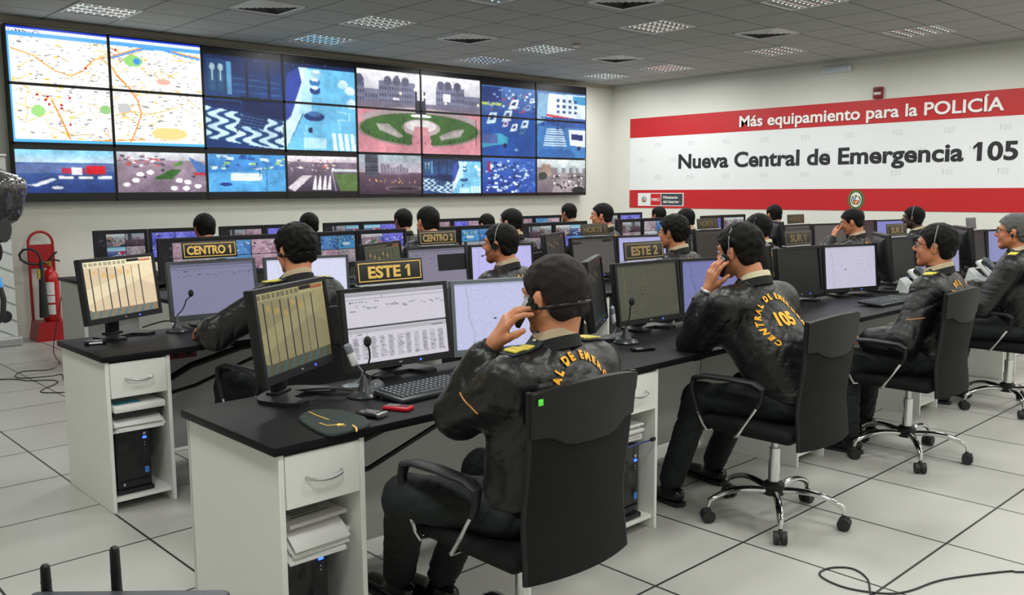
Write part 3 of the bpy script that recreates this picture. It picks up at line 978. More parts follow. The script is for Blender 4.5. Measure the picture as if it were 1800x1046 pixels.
def emblem(y, z, s, ring=True, off=.0085):
    def el(name, cy, cz, ry, rz, m, o_):
        return G().prism([(ry*math.cos(a), rz*math.sin(a)) for a in (2*PI*k/28 for k in range(28))], 0, .001, wallM(y+cy, z+cz, off+o_)).build(name, m, ban, sm=0, M=bi)
    if ring:
        el('emblem_ground', 0, 0, .95*s, 1.12*s, BLACKV, -.001)
        g = G()
        for k in range(26):
            a = 2*PI*k/26
            g.prism([(.1*s*math.cos(b), .13*s*math.sin(b)) for b in (2*PI*q/8 for q in range(8))], 0, .001, wallM(y+.86*s*math.cos(a), z+.98*s*math.sin(a), off))
        g.build('laurel_wreath', mat('emblem olive', rgb(110, 112, 60), .5), ban, sm=0, M=bi)
        el('emblem_ring', 0, 0, .72*s, .88*s, EGRN, .0003)
        el('emblem_field', 0, 0, .64*s, .8*s, EWHT, .001)
    sh = [(-.36, .3), (.36, .3), (.36, -.1), (.2, -.42), (0, -.55), (-.2, -.42), (-.36, -.1)]
    def shp(name, pts, m, o_): return G().prism([(a*s, b*s) for a, b in pts], 0, .001, wallM(y, z, off+o_)).build(name, m, ban, sm=0, M=bi)
    shp('shield', sh, ERED, .002)
    shp('shield_quarter', [(-.32, .26), (-.02, .26), (-.02, -.06), (-.32, -.06)], EBLU, .003)
    shp('shield_quarter', [(.02, .26), (.32, .26), (.32, -.06), (.02, -.06)], EWHT, .003)
    shp('cornucopia', [(-.12, -.2), (.2, -.14), (.14, -.34), (-.05, -.42)], EYEL, .003)
    g = G()
    for sg in (-1, 1):
        for k in range(7):
            a = -1.2+k*.33
            g.prism([(.07*s*math.cos(b), .1*s*math.sin(b)) for b in (2*PI*q/8 for q in range(8))], 0, .001, wallM(y+sg*.5*s*math.cos(a), z+(.5*math.sin(a)-.02)*s, off+.002))
    g.build('palm_wreath', EGRN, ban, sm=0, M=bi)
    G().prism([(.16*s*math.cos(b), .1*s*math.sin(b)) for b in (2*PI*q/12 for q in range(12))], 0, .001, wallM(y, z+.42*s, off+.002)).build('crest_wreath', EGRN, ban, sm=0, M=bi)
emblem(7.385, 1.322, .085, False)
emblem(3.717, 1.327, .125, True, .0085)

# ------------------------------------------------------------ wall things
t = thing('emergency_light', 'white oblong emergency light high on the right wall', 'light', (X1, 4.055, 3.108), 0)
G().rbox((-.03, 0, 0), (.06, .42, .085), .02).build('housing', WHITEP, t)
g = G()
g.rbox((-.063, 0, -.005), (.012, .36, .055), .005)
g.build('lens', mat('frosted lens', rgb(190, 200, 214), .2), t)
g = G()
for k in range(9): g.bb(-.071, -.068, -.16+k*.04-.002, -.16+k*.04+.002, -.03, .02)
g.build('lens_ribs', WHITEP, t)
t = thing('fire_alarm_strobe', 'small dark red fire alarm strobe above the banner', 'alarm', (X1, 3.46, 2.745), 0)
G().rbox((-.025, 0, 0), (.05, .13, .15), .012).build('housing', mat('alarm red', rgb(130, 24, 28), .35), t)
G().rbox((-.055, 0, -.012), (.014, .1, .035), .006).build('lens', mat('clear strobe lens', rgb(206, 196, 190), .15), t)
G().rbox((-.055, 0, .04), (.012, .08, .04), .004).build('sounder_grille', mat('grille dark red', rgb(70, 14, 16), .5), t)
t = thing('smoke_detector', 'small white round smoke detector on the ceiling', 'detector', (5.536, 5.475, CEIL), 0)
G().lathe([(.001, -.05), (.03, -.05), (.045, -.035), (.055, -.03), (.055, -.004), (.06, 0)], 24).build('dome', mat('cream plastic', rgb(206, 196, 186), .4), t)
G().lathe([(.0565, -.022), (.0565, -.014)], 24).build('sensor_slot', DGREY, t)

# ------------------------------------------------------------ ceiling fixtures and vents
def make_fixture():
    t = thing('ceiling_light', 'x', 'light', (0, 0, CEIL), 0)
    s = .295
    g = G()
    for a, b, c, d in ((-s, s, -s, -s+.02), (-s, s, s-.02, s), (-s, -s+.02, -s+.02, s-.02), (s-.02, s, -s+.02, s-.02)):
        g.bb(a, b, c, d, -.008, .002)
    g.build('frame', WHITEP, t, sm=0)
    # parabolic louvre: three rows of seven cells
    g = G()
    n, m_ = 4, 7
    for i in range(1, n):
        y = -s+.02+i*(2*s-.04)/n
        pr = [(-.012, .0), (-.003, -.0), (0, -.0)]
        g.add([(-s+.02, y-.003, -.006), (s-.02, y-.003, -.006), (s-.02, y+.003, -.006), (-s+.02, y+.003, -.006),
               (-s+.02, y-.022, .0), (s-.02, y-.022, .0), (s-.02, y+.022, .0), (-s+.02, y+.022, .0)],
              [(0, 1, 2, 3), (0, 4, 5, 1), (3, 2, 6, 7)])
    for j in range(1, m_):
        x = -s+.02+j*(2*s-.04)/m_
        g.bb(x-.002, x+.002, -s+.02, s-.02, -.006, .0)
    g.build('louvre', mat('polished louvre', (.75, .78, .8), .18, 1), t, sm=0)
    g = G()
    for i in range(n):
        y0 = -s+.02+i*(2*s-.04)/n
        w_ = (2*s-.04)/n
        for j in range(m_):
            x = -s+.02+(j+.5)*(2*s-.04)/m_
            g.ell((x, y0+w_*.35, -.0035), (.010, .013, .003), 8, 6)
    g.build('painted_glints', emat('painted lamp reflections on the louvre', (.95, 1, .86), 1.15), t)  # glowing beads stand in for lamp reflections on the louvre blades
    G().bb(-s+.02, s-.02, -s+.02, s-.02, .0003, .0008).build('reflector', mat('dim reflector', (.05, .06, .06), .3, .6), t, sm=0)
    return t
fix0 = make_fixture()
def add_lamp(x, y, k=1.):
    l = bpy.data.lights.new('lamp', 'AREA')
    l.shape = 'SQUARE'
    l.size = .5
    l.energy = LAMP_W*k
    l.color = (.99, 1, .95)
    l.spread = rad(175)
    o = bpy.data.objects.new('fluorescent_lamp', l)
    COL.objects.link(o)
    o.location = (x, y, CEIL-.012)
    return o
fixn = 0
def place_fixture(x, y, label):
    global fixn
    if fixn == 0:
        fix0.location = (x, y, CEIL)
        fix0['label'] = label
        fix0['group'] = 'recessed louvre ceiling lights'
        t = fix0
    else: t = copy_tree(fix0, (x, y, CEIL), 0, label, 'recessed louvre ceiling lights')
    fixn += 1
    l = add_lamp(x, y)
    l.parent = t
    l.location = (0, 0, -.012)
FX = {(0.64, 7.22): 'louvre ceiling light above the left end of the video wall', (3.12, 7.26): 'louvre ceiling light nearest above the second pair of video wall columns',
      (5.62, 7.26): 'louvre ceiling light close above the third pair of video wall columns', (8.17, 7.31): 'bluish louvre ceiling light closest to the far corner of the room',
      (3.0, 5.96): 'louvre ceiling light between the two left air vents', (5.58, 6.07): 'bluish louvre ceiling light beside the smoke detector', (8.16, 6.12): 'louvre ceiling light second from the far corner along the right wall',
      (5.40, 4.16): 'louvre ceiling light near the middle of the top edge of the picture', (7.93, 4.21): 'grey louvre ceiling light above the white emergency light',
      (7.853, 2.37): 'dark louvre ceiling light nearest the right wall at the upper right', (5.38, 2.42): 'louvre ceiling light cut by the top edge at right'}
for (x, y), lab in FX.items(): place_fixture(x, y, lab)
for x in (-2.0, .6, 3.0, 5.4, 7.9):
    for y in (4.16, 2.4, .6, -1.2, -3.0):
        if (x > 5 and y > 2) or (x < 0 and y > 3): continue
        place_fixture(x, y, 'louvre ceiling light outside the picture over the operator desks')
def make_vent():
    t = thing('ceiling_vent', 'x', 'vent', (0, 0, CEIL), 0)
    a = .27
    VW = mat('vent paint', rgb(214, 216, 216), .5)
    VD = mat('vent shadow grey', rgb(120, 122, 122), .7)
    g = G()
    for x0, x1, y0, y1 in ((-a, a, -a, -a+.03), (-a, a, a-.03, a), (-a, -a+.03, -a, a), (a-.03, a, -a, a)): g.bb(x0, x1, y0, y1, -.008, .002)
    g.build('frame', VW, t, sm=0)
    g = G()
    for k in range(5):
        r0, r1 = .235-.045*k, .235-.045*k-.03
        for q in range(4):
            M = Matrix.Rotation(q*PI/2, 4, 'Z')
            g.add([(-r0, -r0, -.001), (r0, -r0, -.001), (r1, -r1, -.014), (-r1, -r1, -.014), (r1, -r1, -.012), (-r1, -r1, -.012)], [(0, 1, 2, 3), (0, 1, 4, 5)], M)
    g.build('louvre_vanes', VW, t, sm=0)
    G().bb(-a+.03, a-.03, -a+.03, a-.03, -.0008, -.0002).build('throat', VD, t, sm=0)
    return t
v0 = make_vent()
VV = [(1.746, 5.983, 'square air vent above the left part of the video wall'), (4.318, 6.059, 'square air vent left of two bluish ceiling lights'), (6.883, 5.966, 'square air vent nearest the far corner'),
      (6.644, 3.576, 'square air vent between the two rightmost rows of ceiling lights'), (4.115, 3.541, 'square air vent cut by the top edge of the picture')]
for i, (x, y, lab) in enumerate(VV):
    if i == 0:
        v0.location = (x, y, CEIL)
        v0['label'] = lab
        v0['group'] = 'square ceiling air vents'
    else: copy_tree(v0, (x, y, CEIL), 0, lab, 'square ceiling air vents')

# ------------------------------------------------------------ fire extinguisher on its red stand
sx, sy = .16, 7.83
t = thing('extinguisher_stand', 'red floor stand with hooped back holding the fire extinguisher', 'stand', (sx, sy, 0), 0)
def frust(g, x0, x1, y0, y1, z0, z1, tp):
    return g.add([(x0, y0, z0), (x1, y0, z0), (x1, y1, z0), (x0, y1, z0), (x0+tp, y0+tp, z1), (x1-tp, y0+tp, z1), (x1-tp, y1, z1), (x0+tp, y1, z1)], [(3, 2, 1, 0), (4, 5, 6, 7), (0, 1, 5, 4), (1, 2, 6, 5), (2, 3, 7, 6), (3, 0, 4, 7)])
frust(G(), -.16, .2, -.15, .15, 0, .19, .03).build('foot_box', RED, t, sm=0)
g = G()
hoop = [(-.115, .13, .19), (-.115, .13, .98)]+[(-.115*math.cos(a), .13, .98+.115*math.sin(a)) for a in (PI*k/12 for k in range(1, 12))]+[(.115, .13, .98), (.115, .13, .19)]
g.tube(hoop, .014, 8, flat=(0, 1, 0))
g.build('hoop_frame', RED, t)
G().bb(-.115, .115, .122, .138, .72, .965).build('sign_plate', RED, t, sm=0)
t = thing('fire_extinguisher', 'red fire extinguisher with black hose and discharge horn on the stand', 'extinguisher', (sx+.03, sy-.01, .191), 0)
G().lathe([(.02, 0), (.075, .002), (.082, .02), (.082, .42), (.075, .47), (.05, .51), (.024, .53), (.024, .56)], 28).build('cylinder', mat('extinguisher red', rgb(180, 22, 26), .25), t)
g = G()
for z0, z1 in ((.27, .4), (.19, .26), (.07, .17)):
    n = 8
    for k in range(n):
        a0 = -PI*.82+PI*.36*k/n
        a1 = -PI*.82+PI*.36*(k+1)/n
        g.add([(.0835*math.cos(a0), .0835*math.sin(a0), z0), (.0835*math.cos(a1), .0835*math.sin(a1), z0), (.0835*math.cos(a1), .0835*math.sin(a1), z1), (.0835*math.cos(a0), .0835*math.sin(a0), z1)], [(0, 1, 2, 3)])
g.build('paper_label', PAPER, t)
G().cyl((0, 0, .555), (0, 0, .61), .018).cyl((0, 0, .59), (-.06, 0, .6), .012).build('valve', mat('brass', (.5, .36, .12), .3, 1), t)
g = G()
g.tube([(-.01, 0, .60), (.04, 0, .625), (.1, 0, .605)], .009, 8)
g.tube([(-.01, 0, .61), (.03, 0, .66), (.08, 0, .70)], .009, 8)
g.build('handle', BLACKP, t)
hz = [(-.03, 0, .6), (-.08, -.01, .588), (-.14, -.02, .585), (-.21, -.03, .60), (-.265, -.03, .64), (-.275, -.03, .69), (-.24, -.035, .735), (-.18, -.045, .745), (-.125, -.06, .715), (-.1, -.075, .66), (-.095, -.08, .6)]
g = G().tube(hz, .012, 8)
g.build('hose', RUBBER, t)
G().tube([(-.095, -.08, .62), (-.098, -.08, .42), (-.1, -.08, .05)], [.018, .03, .045], 14).build('discharge_horn', RUBBER, t)
G().bb(-.135, -.115, -.1, -.06, .44, .54).build('inspection_tag', mat('tag yellow', rgb(190, 160, 40), .6), t, sm=0)

# ------------------------------------------------------------ roll-up banner standing at the left edge
t = thing('roll_up_banner', 'pale roll-up display banner standing at the left edge by the wall', 'banner', (-.645, 7.68, 0), rad(0))
g = G().rbox((0, 0, .045), (1.0, .12, .09), .02)
g.build('base_cassette', mat('satin aluminium', (.6, .61, .62), .35, .9), t)
m = mat('printed banner sheet', rgb(214, 218, 216), .5)
nt = m.node_tree
wv = nt.nodes.new('ShaderNodeTexWave')
wv.inputs['Scale'].default_value = 2.2
wv.inputs['Distortion'].default_value = 1.5
mp = nt.nodes.new('ShaderNodeMapping')
mp.inputs['Rotation'].default_value = (0, rad(62), 0)
tc = nt.nodes.new('ShaderNodeTexCoord')
cr = nt.nodes.new('ShaderNodeValToRGB')
cr.color_ramp.elements[0].position = .02
cr.color_ramp.elements[0].color = (*rgb(150, 152, 150), 1)
cr.color_ramp.elements[1].position = .06
cr.color_ramp.elements[1].color = (*rgb(214, 218, 216), 1)
nt.links.new(tc.outputs['Object'], mp.inputs[0])
nt.links.new(mp.outputs[0], wv.inputs[0])
nt.links.new(wv.outputs[1], cr.inputs[0])
nt.links.new(cr.outputs[0], nt.nodes['Principled BSDF'].inputs['Base Color'])
G().bb(-.47, .47, -.002, .002, .08, 1.84).build('banner_sheet', m, t, sm=0)
G().rbox((0, 0, 1.85), (.96, .02, .03), .005).build('top_rail', STEEL, t)
G().cyl((0, .04, .05), (0, .02, 1.85), .009).build('support_pole', STEEL, t)
g = G().prism([(.06*math.cos(a), .06*math.sin(a)) for a in (2*PI*k/20 for k in range(20))], 0, .001, TM(.37, -.004, .29, 0, PI/2))
g.build('black_dot', BLACKV, t)
# ------------------------------------------------------------ shared-mesh instances of parts
_mesh = {}
def part(key, name, fn, m, parent, M=None, sm=40):
    if key not in _mesh:
        o = fn().build(name, m, parent, sm)
        _mesh[key] = o.data
    else:
        o = bpy.data.objects.new(name, _mesh[key])
        COL.objects.link(o)
        o.parent = parent
    if M is not None: o.matrix_local = M
    return o
DT = .745
# ------------------------------------------------------------ pictures on the desk monitors
def pic_strips(seed, base, dark):
    p = Pic(128, 80, c8(*base), seed)
    p.poly([(0, .1), (.35, .1), (1, .55), (1, .95), (0, .95)], tuple(q/255*.9 for q in base), .8)
    p.poly([(0, .5), (.5, .3), (.9, .1), (1, .1), (1, .3), (0, .75)], tuple(min(1, q/255*1.1) for q in base), .5)
    p.rect(0, 0, 1, .1, tuple(min(1, q/255*1.15) for q in base))
    for i in range(9): p.rect(.03+.065*i, .02, .08+.065*i, .085, tuple(q/255*.75 for q in base))
    p.rect(.62, .01, .8, .06, dark)
    p.rect(.8, .02, .98, .07, c8(190, 60, 40), .6)
    for i in range(7):
        x = .1+.115*i
        p.line([(x, .13), (x, .86)], .022, dark)
        if i < 5: p.rect(x+.03, .16+.05*(i % 3), x+.09, .24+.05*(i % 3), c8(236, 180, 90), .5)
    p.poly([(0, .8), (.06, .86), (1, .86), (1, 1), (0, 1)], tuple(q/255*.55 for q in base))
    for i in range(8): p.poly([(.12*i, 1), (.12*i+.05, .88), (.12*i+.09, .88), (.12*i+.04, 1)], c8(60, 120, 140), .6)
    return p.noise(.03)
def pic_list(seed, base, half=True):
    p = Pic(150, 94, c8(*base), seed)
    b = np.array(base)/255
    p.rect(0, 0, 1, .05, tuple(b*.82))
    p.specks(14, (.02, .06, .5, .07), [tuple(b*.55)], (.012, .012))
    p.line([(0, .05), (1, .05)], .01, tuple(b*.7))
    p.line([(0, .105), (1, .105)], .008, tuple(b*.8))
    p.specks(12, (.02, .13, .35, .14), [tuple(b*.4)], (.014, .016))
    p.specks(60, (.06, .18, .97, .24), [tuple(b*.8), tuple(b*.7)], (.03, .008))
    if half:
        p.line([(0, .5), (1, .5)], .012, tuple(b*.25))
        p.rect(0, .52, 1, .57, tuple(b*.86))
        p.specks(12, (.02, .58, .25, .6), [tuple(b*.4)], (.012, .016))
        for c in range(11):
            p.rect(.05+.085*c, .64, .1+.085*c, .95, tuple(b*(.9 if c % 2 else .84)))
            p.specks(26, (.05+.085*c, .64, .1+.085*c, .94), [tuple(b*.68)], (.02, .008))
        p.rect(.84, .56, .97, .57, tuple(b*.3))
        p.rect(.05, .26, .1, .275, tuple(b*.5))
    return p.noise(.02)
def pic_plainmap(seed, base, ink):
    p = Pic(128, 80, c8(*base), seed)
    r = p.r
    b = np.array(base)/255
    i_ = np.array(ink)/255
    p.rect(0, 0, 1, .035, tuple(b*.9))
    x = .12
    pts = [(x, .05)]
    for k in range(8):
        x += r.uniform(-.02, .03)
        pts.append((x, .05+.12*(k+1)))
    p.line(pts, .02, tuple(i_), .5)
    for _ in range(70):
        x, y, a, L = r.uniform(.12, 1), r.uniform(.05, .98), r.uniform(0, PI), r.uniform(.02, .1)
        p.line([(x, y), (x+L*math.cos(a), y+L*math.sin(a))], .008, tuple(i_), .45)
    p.specks(90, (.1, .06, .98, .95), [tuple(b*.8), tuple(i_)], (.012, .008), .5)
    p.ell(.4, .55, .02, .012, tuple(b*.4))
    return p.noise(.025)
def pic_dark(seed, base):  # dark base colour imitates a screen dimming at a steep viewing angle
    p = Pic(96, 60, c8(*base), seed)
    p.rect(0, 0, 1, .08, tuple(q/255*1.25 for q in base))
    p.specks(60, (.03, .1, .97, .95), [tuple(q/255*1.5 for q in base)], (.03, .012), .3)
    return p.noise(.02)
def pic_quad(seed, kinds, side=True):
    p = Pic(110, 68, c8(18, 18, 22), seed)
    x0 = .2 if side else .02
    if side: p.specks(10, (.03, .1, .16, .5), [c8(70, 70, 80)], (.04, .02))
    for k, (i, j) in enumerate(((0, 0), (1, 0), (0, 1), (1, 1))):
        if kinds[k] is None: continue
        q = pic_cam(44, 28, kinds[k], seed*7+k)
        w_ = (1-x0-.02)/2
        X_0, Y_0 = int((x0+i*(w_+.006))*110), int((.1+j*.44)*68)
        WW, HH = int(w_*110)-1, int(.42*68)
        yy = (np.arange(HH)/HH*28).astype(int)
        xx = (np.arange(WW)/WW*44).astype(int)
        p.a[Y_0:Y_0+HH, X_0:X_0+WW] = q.a[np.ix_(yy, xx)]
    return p.noise(.02)
# ------------------------------------------------------------ monitor
def monitor(label, x, y, z, yaw, tilt, pic, strength=.9, W=.512, H=.33, bez='dark', group=None, rich=True, roll=0., nxy=(128, 80), stand=True):
    t = thing('monitor', label, 'monitor', (x, y, DT), yaw, group)
    P = TM(0, 0, z-DT) @ Matrix.Rotation(-tilt, 4, 'X') @ Matrix.Rotation(-roll, 4, 'Y')
    bm_ = {'dark': BLACKP, 'grey': mat('slate bezel plastic', (.05, .055, .062), .4), 'light': mat('silver grey bezel plastic', (.13, .15, .17), .4)}[bez]
    def bezel():
        g = G()
        s, lo = .018, .03
        g.rbox((0, .022, 0), (W, .026, H), .006)
        g2 = G()
        g.bb(-W/2+.002, -W/2+s, -.003, .012, -H/2+.002, H/2-.002).bb(W/2-s, W/2-.002, -.003, .012, -H/2+.002, H/2-.002)
        g.bb(-W/2+s, W/2-s, -.003, .012, H/2-s, H/2-.002).bb(-W/2+s, W/2-s, -.003, .012, -H/2+.002, -H/2+lo)
        return g
    part(('bez', W, H, bez), 'bezel', bezel, bm_, t, P)
    sw, sh = W-.036, H-.048
    screen_grid(pic, sw, sh, 'screen', t, nxy[0], nxy[1], (0, 1, 0, 1), strength, P @ TM(0, .0055, .006))
    if rich:
        def back():
            g = G()
            g.add([(-W*.42, .035, -H*.42), (W*.42, .035, -H*.42), (W*.42, .035, H*.42), (-W*.42, .035, H*.42),
                   (-W*.3, .062, -H*.3), (W*.3, .062, -H*.3), (W*.3, .062, H*.3), (-W*.3, .062, H*.3)],
                  [(0, 1, 5, 4), (1, 2, 6, 5), (2, 3, 7, 6), (3, 0, 4, 7), (4, 5, 6, 7)])
            return g
        part(('back', W, H), 'back_shell', back, BLACKP, t, P)
    hz = z-DT
    part(('neck', round(hz, 2)), 'stand_neck', lambda: G().rbox((0, .085, hz/2), (.075, .028, hz), .006).rbox((0, .07, hz-.02), (.1, .05, .08), .008), BLACKP, t)
    def base():
        g = G()
        n = 10
        out = []
        for k in range(n+1):
            a = PI*k/n
            out.append((.135*math.cos(a), .06+.08*math.sin(a)))
        out += [(-.15, -.02), (-.13, -.075), (-.075, -.08), (-.045, .0), (.045, .0), (.075, -.08), (.13, -.075), (.15, -.02)]
        g.prism(out, 0, .014)
        g.rbox((0, .085, .018), (.1, .05, .012), .004)
        return g
    part('mbase', 'stand_base', base, BLACKP, t)
    if rich:
        part('pled', 'power_light', lambda: G().bb(-.004, .004, -.0042, -.003, -.004, .004), emat('blue power light', (.05, .12, 1), 2.5), t, P @ TM(W*.17, 0, -H/2+.015), 0)
        part('mlogo', 'logo_mark', lambda: G().rbox((0, -.0036, 0), (.016, .001, .005), .0004, 1), mat('logo grey', (.3, .3, .32), .5), t, P @ TM(-W*.02, 0, -H/2+.017), 0)
    return t
def name_sign(text, x, y, zb, yaw, label, w=.315, h=.095, bright=1.):
    """black plate with gold edge on a monitor's top"""
    t = thing('name_sign', label, 'sign', (x, y, zb), yaw, 'desk name signs')
    P = Matrix.Rotation(-.12, 4, 'X')
    if not text.strip():
        G().rbox((0, 0, h/2+.006), (w*.62, .006, h*1.15), .002).build('plate', mat('grey plate', (.10, .098, .10), .45), t, M=P)
        G().bb(-w/2+.03, w/2-.04, -.006, .03, 0, .0055).build('clear_foot', mat('silver strip', (.7, .72, .74), .25, .6), t, 0)
        return t
    part(('plate', w), 'plate', lambda: G().rbox((0, 0, h/2+.006), (w, .006, h), .002), mat('sign black', (.01, .01, .012), .4), t, P)
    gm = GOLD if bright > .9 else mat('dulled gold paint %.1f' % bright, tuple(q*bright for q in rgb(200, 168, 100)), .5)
    def edge():
        g = G()
        a, b, k = w/2-.01, h/2-.01, .004
        c = h/2+.006
        g.bb(-a, a, -.0045, -.003, c+b-k, c+b).bb(-a, a, -.0045, -.003, c-b, c-b+k).bb(-a, -a+k, -.0045, -.003, c-b+k, c+b-k).bb(a-k, a, -.0045, -.003, c-b+k, c+b-k)
        return g
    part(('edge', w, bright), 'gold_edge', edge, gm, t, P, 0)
    vs, fs = text_geo(text, .06, .0015, .0021, 'CENTER')
    sx = 1.
    wd = max(v[0] for v in vs)-min(v[0] for v in vs)
    sx = min(.8*w/wd, 1.25)
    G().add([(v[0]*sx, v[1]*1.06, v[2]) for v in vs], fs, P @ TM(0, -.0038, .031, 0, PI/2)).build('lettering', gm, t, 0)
    part(('foot', w), 'clear_foot', lambda: G().bb(-w/2+.01, w/2-.02, -.006, .03, 0, .0055), mat('silver strip', (.7, .72, .74), .25, .6), t, None, 0)
    return t
# ------------------------------------------------------------ desks
def desk_row(y0, y1, x0, x1, label, supports, zback=.03):
    t = thing('desk_worktop', label, 'desk', ((x0+x1)/2, (y0+y1)/2, 0), 0)
    B = TM(-(x0+x1)/2, -(y0+y1)/2, 0)
    W = x1-x0
    G().rbox((0, 0, DT-.014), (W, y1-y0, .028), .004).build('tabletop', WORKTOP, t)
    g = G().bb(x0+.02, x1-.02, y1-.0165, y1-.003, .07, DT-.03)
    g.build('modesty_panel', MELAG, t, 0, B)
    g = G()
    g.tube([(x0+.335, y1-.2, .53), (x0+.45, y1-.22, .5), (x0+.6, y1-.2, .56), (x0+.9, y1-.18, .62), (x0+1.2, y1-.2, .64), (x0+1.5, y1-.2, .62)], .018, 8)
    g.tube([(x0+.335, y1-.24, .42), (x0+.6, y1-.25, .46), (x0+.9, y1-.24, .55), (x0+1.3, y1-.23, .66)], .010, 8)
    g.build('cable_bundle', CABLE, t, 40, B)
    for k, sx_ in enumerate(supports):
        G().bb(sx_-.009, sx_+.009, y0+.12, y1-.11, 0, DT-.029).build('support_panel', MELAG, t, 0, B)
    return t
def cabinet(x0, y0, y1, label, w=.3):
    t = thing('drawer_cabinet', label, 'cabinet', (x0+w/2, y0, 0), 0, 'white drawer cabinets under the desks')
    D = y1-y0
    H = DT-.029
    def side(): return G().rbox((0, D/2, H/2), (.018, D, H), .0015, 1)
    part(('side', D), 'side_panel', side, MELA, t, TM(-w/2+.009))
    part(('side', D), 'side_panel', side, MELA, t, TM(w/2-.009))
    part(('cb', D, w), 'bottom_shelf', lambda: G().rbox((0, D/2+.005, .055), (w-.037, D-.02, .018), .0015, 1), MELA, t)
    part(('cm', D, w), 'middle_shelf', lambda: G().rbox((0, D/2+.03, .4), (w-.037, D-.08, .016), .0015, 1), MELA, t)
    part(('ck', D, w), 'back_panel', lambda: G().bb(-w/2+.0185, w/2-.0185, D-.02, D-.012, .064, H), MELAG, t, None, 0)
    dr = part(('dr', w), 'drawer', lambda: G().rbox((0, .006, H-.09), (w-.04, .016, .165), .002, 1).bb(-w/2+.03, w/2-.03, .0145, D*.8, H-.16, H-.03), MELA, t)
    def hd():
        g = G()
        pts = [(-.062, 0, 0), (-.058, -.012, -.003)]+[(-.05+.1*k/8, -.022-.004*math.sin(PI*k/8), -.004-.008*math.sin(PI*k/8)) for k in range(9)]+[(.058, -.012, -.003), (.062, 0, 0)]
        g.tube(pts, (.005), 8)
        return g
    h = part('handle', 'handle', hd, mat('satin steel', (.55, .56, .57), .3, .9), t, TM(0, -.002, H-.085))
    h.parent = dr
    part(('feet', w), 'foot', lambda: G().cyl((-w/2+.02, .03, 0), (-w/2+.02, .03, .0008), .01), RUBBER, t)
    return t
def tower_pc(x, y, label, z=.0645, g_='tower computers in the desk cabinets'):
    t = thing('tower_computer', label, 'computer', (x, y, z), 0, g_)
    part('pcbody', 'case', lambda: G().rbox((0, .2, .165), (.165, .38, .33), .006), BLACKP, t)
    def fr():
        g = G().rbox((0, .004, .17), (.16, .014, .315), .006)
        g.rbox((-.035, -.006, .25), (.075, .006, .1), .003).rbox((0, -.006, .06), (.15, .006, .004), .001)
        g.rbox((0, .0, .012), (.175, .03, .024), .006)
        return g
    part('pcfront', 'front_panel', fr, BLACKG, t)
    part('pcled', 'indicator_light', lambda: G().bb(.045, .062, -.008, -.004, .255, .265), emat('blue led', (.03, .1, 1), 4), t, None, 0)
    part('pcbtn', 'power_button', lambda: G().ell((.053, -.006, .28), (.008, .004, .008), 12, 8), STEEL, t)
    part('pclab', 'sticker', lambda: G().bb(.048, .068, -.0045, -.0035, .085, .115), mat('blue sticker', rgb(60, 120, 200), .4), t, None, 0)
    part('pcdots', 'status_dots', lambda: G().ell((.053, -.005, .235), (.003, .002, .003), 8, 6).ell((.053, -.005, .222), (.003, .002, .003), 8, 6).ell((-.05, -.005, .045), (.007, .003, .007), 10, 6), STEEL, t)
    return t
def papers(x, y, z, n, label, w=.22, d=.3, th=.02, top=None, seed=1, cat='papers', rz=0., bend=0.):
    t = thing('paper_stack', label, cat, (x, y, z), rz)
    r = random.Random(seed)
    g = G()
    h = th/n
    for k in range(n):
        ox, oy, a = r.uniform(-.006, .006), r.uniform(-.012, .012), r.uniform(-.06, .06)
        zb = k*h
        nx = 8
        vs, fs = [], []
        c, s = math.cos(a), math.sin(a)
        for q in range(nx+1):
            py = -d/2+d*q/nx
            dz = -bend*max(0, (.35-q/nx))**2*3
            for px in (-w/2, w/2):
                for zz in (zb+.0004, zb+h*.9):
                    vs.append((px*c-py*s+ox, px*s+py*c+oy, zz+dz))
        for q in range(nx):
            o = q*4
            fs += [(o, o+2, o+6, o+4), (o+1, o+5, o+7, o+3), (o, o+4, o+5, o+1), (o+2, o+3, o+7, o+6)]
        fs += [(0, 1, 3, 2), (nx*4, nx*4+2, nx*4+3, nx*4+1)]
        g.add(vs, fs)
    g.build('sheets', PAPER, t, 0)
    if top:
        g = G().bb(*top[0], mi=0)
        g.build(top[2], top[1], t, 0)
    return t
R1 = (.345, 1.0)
R2 = (2.2, 2.85)
R3 = (4.05, 4.7)
R4 = (5.9, 6.5)
desk_row(R1[0], R1[1], -1.335, 6.3, 'long black desk top of the front row running to the right edge', [3.58, 5.2])
desk_row(R2[0], R2[1], -1.19, 8.6, 'long black desk top of the second row behind the front row', [2.9, 4.5, 6.2, 7.9])
desk_row(R3[0], R3[1], -.1, 8.6, 'black desk top of the third row holding quad-view monitors', [2.2, 4.0, 6.0])
desk_row(R4[0], R4[1], -.12, 8.6, 'black desk top of the last row nearest the video wall', [2.2, 4.0, 6.0])
for i, (y0, y1) in enumerate((R3, R4)):
    t = thing('desk_end_panel', ['pale grey end panel of the third desk row', 'pale grey end panel of the last desk row beside the fire extinguisher'][i], 'panel', (-.105, y0, 0))
    G().rbox((.018, (y1-y0)/2, (DT-.0285)/2), (.03, y1-y0-.03, DT-.0285), .002, 1).build('panel', MELAG, t)
    G().bb(0, .036, .03, y1-y0-.03, 0, .001).build('glide', RUBBER, t, 0)
cabs1 = [(-1.315, 'white drawer cabinet at the near left end of the front desk'), (.2, 'white drawer cabinet between the two men holding phones'), (1.72, 'white drawer cabinet behind the second chair of the front row'), (3.3, 'white drawer cabinet behind the third chair of the front row'), (4.85, 'white drawer cabinet at the right under the front desk')]
for x, l in cabs1: cabinet(x, R1[0]+.012, R1[1]-.02, l)
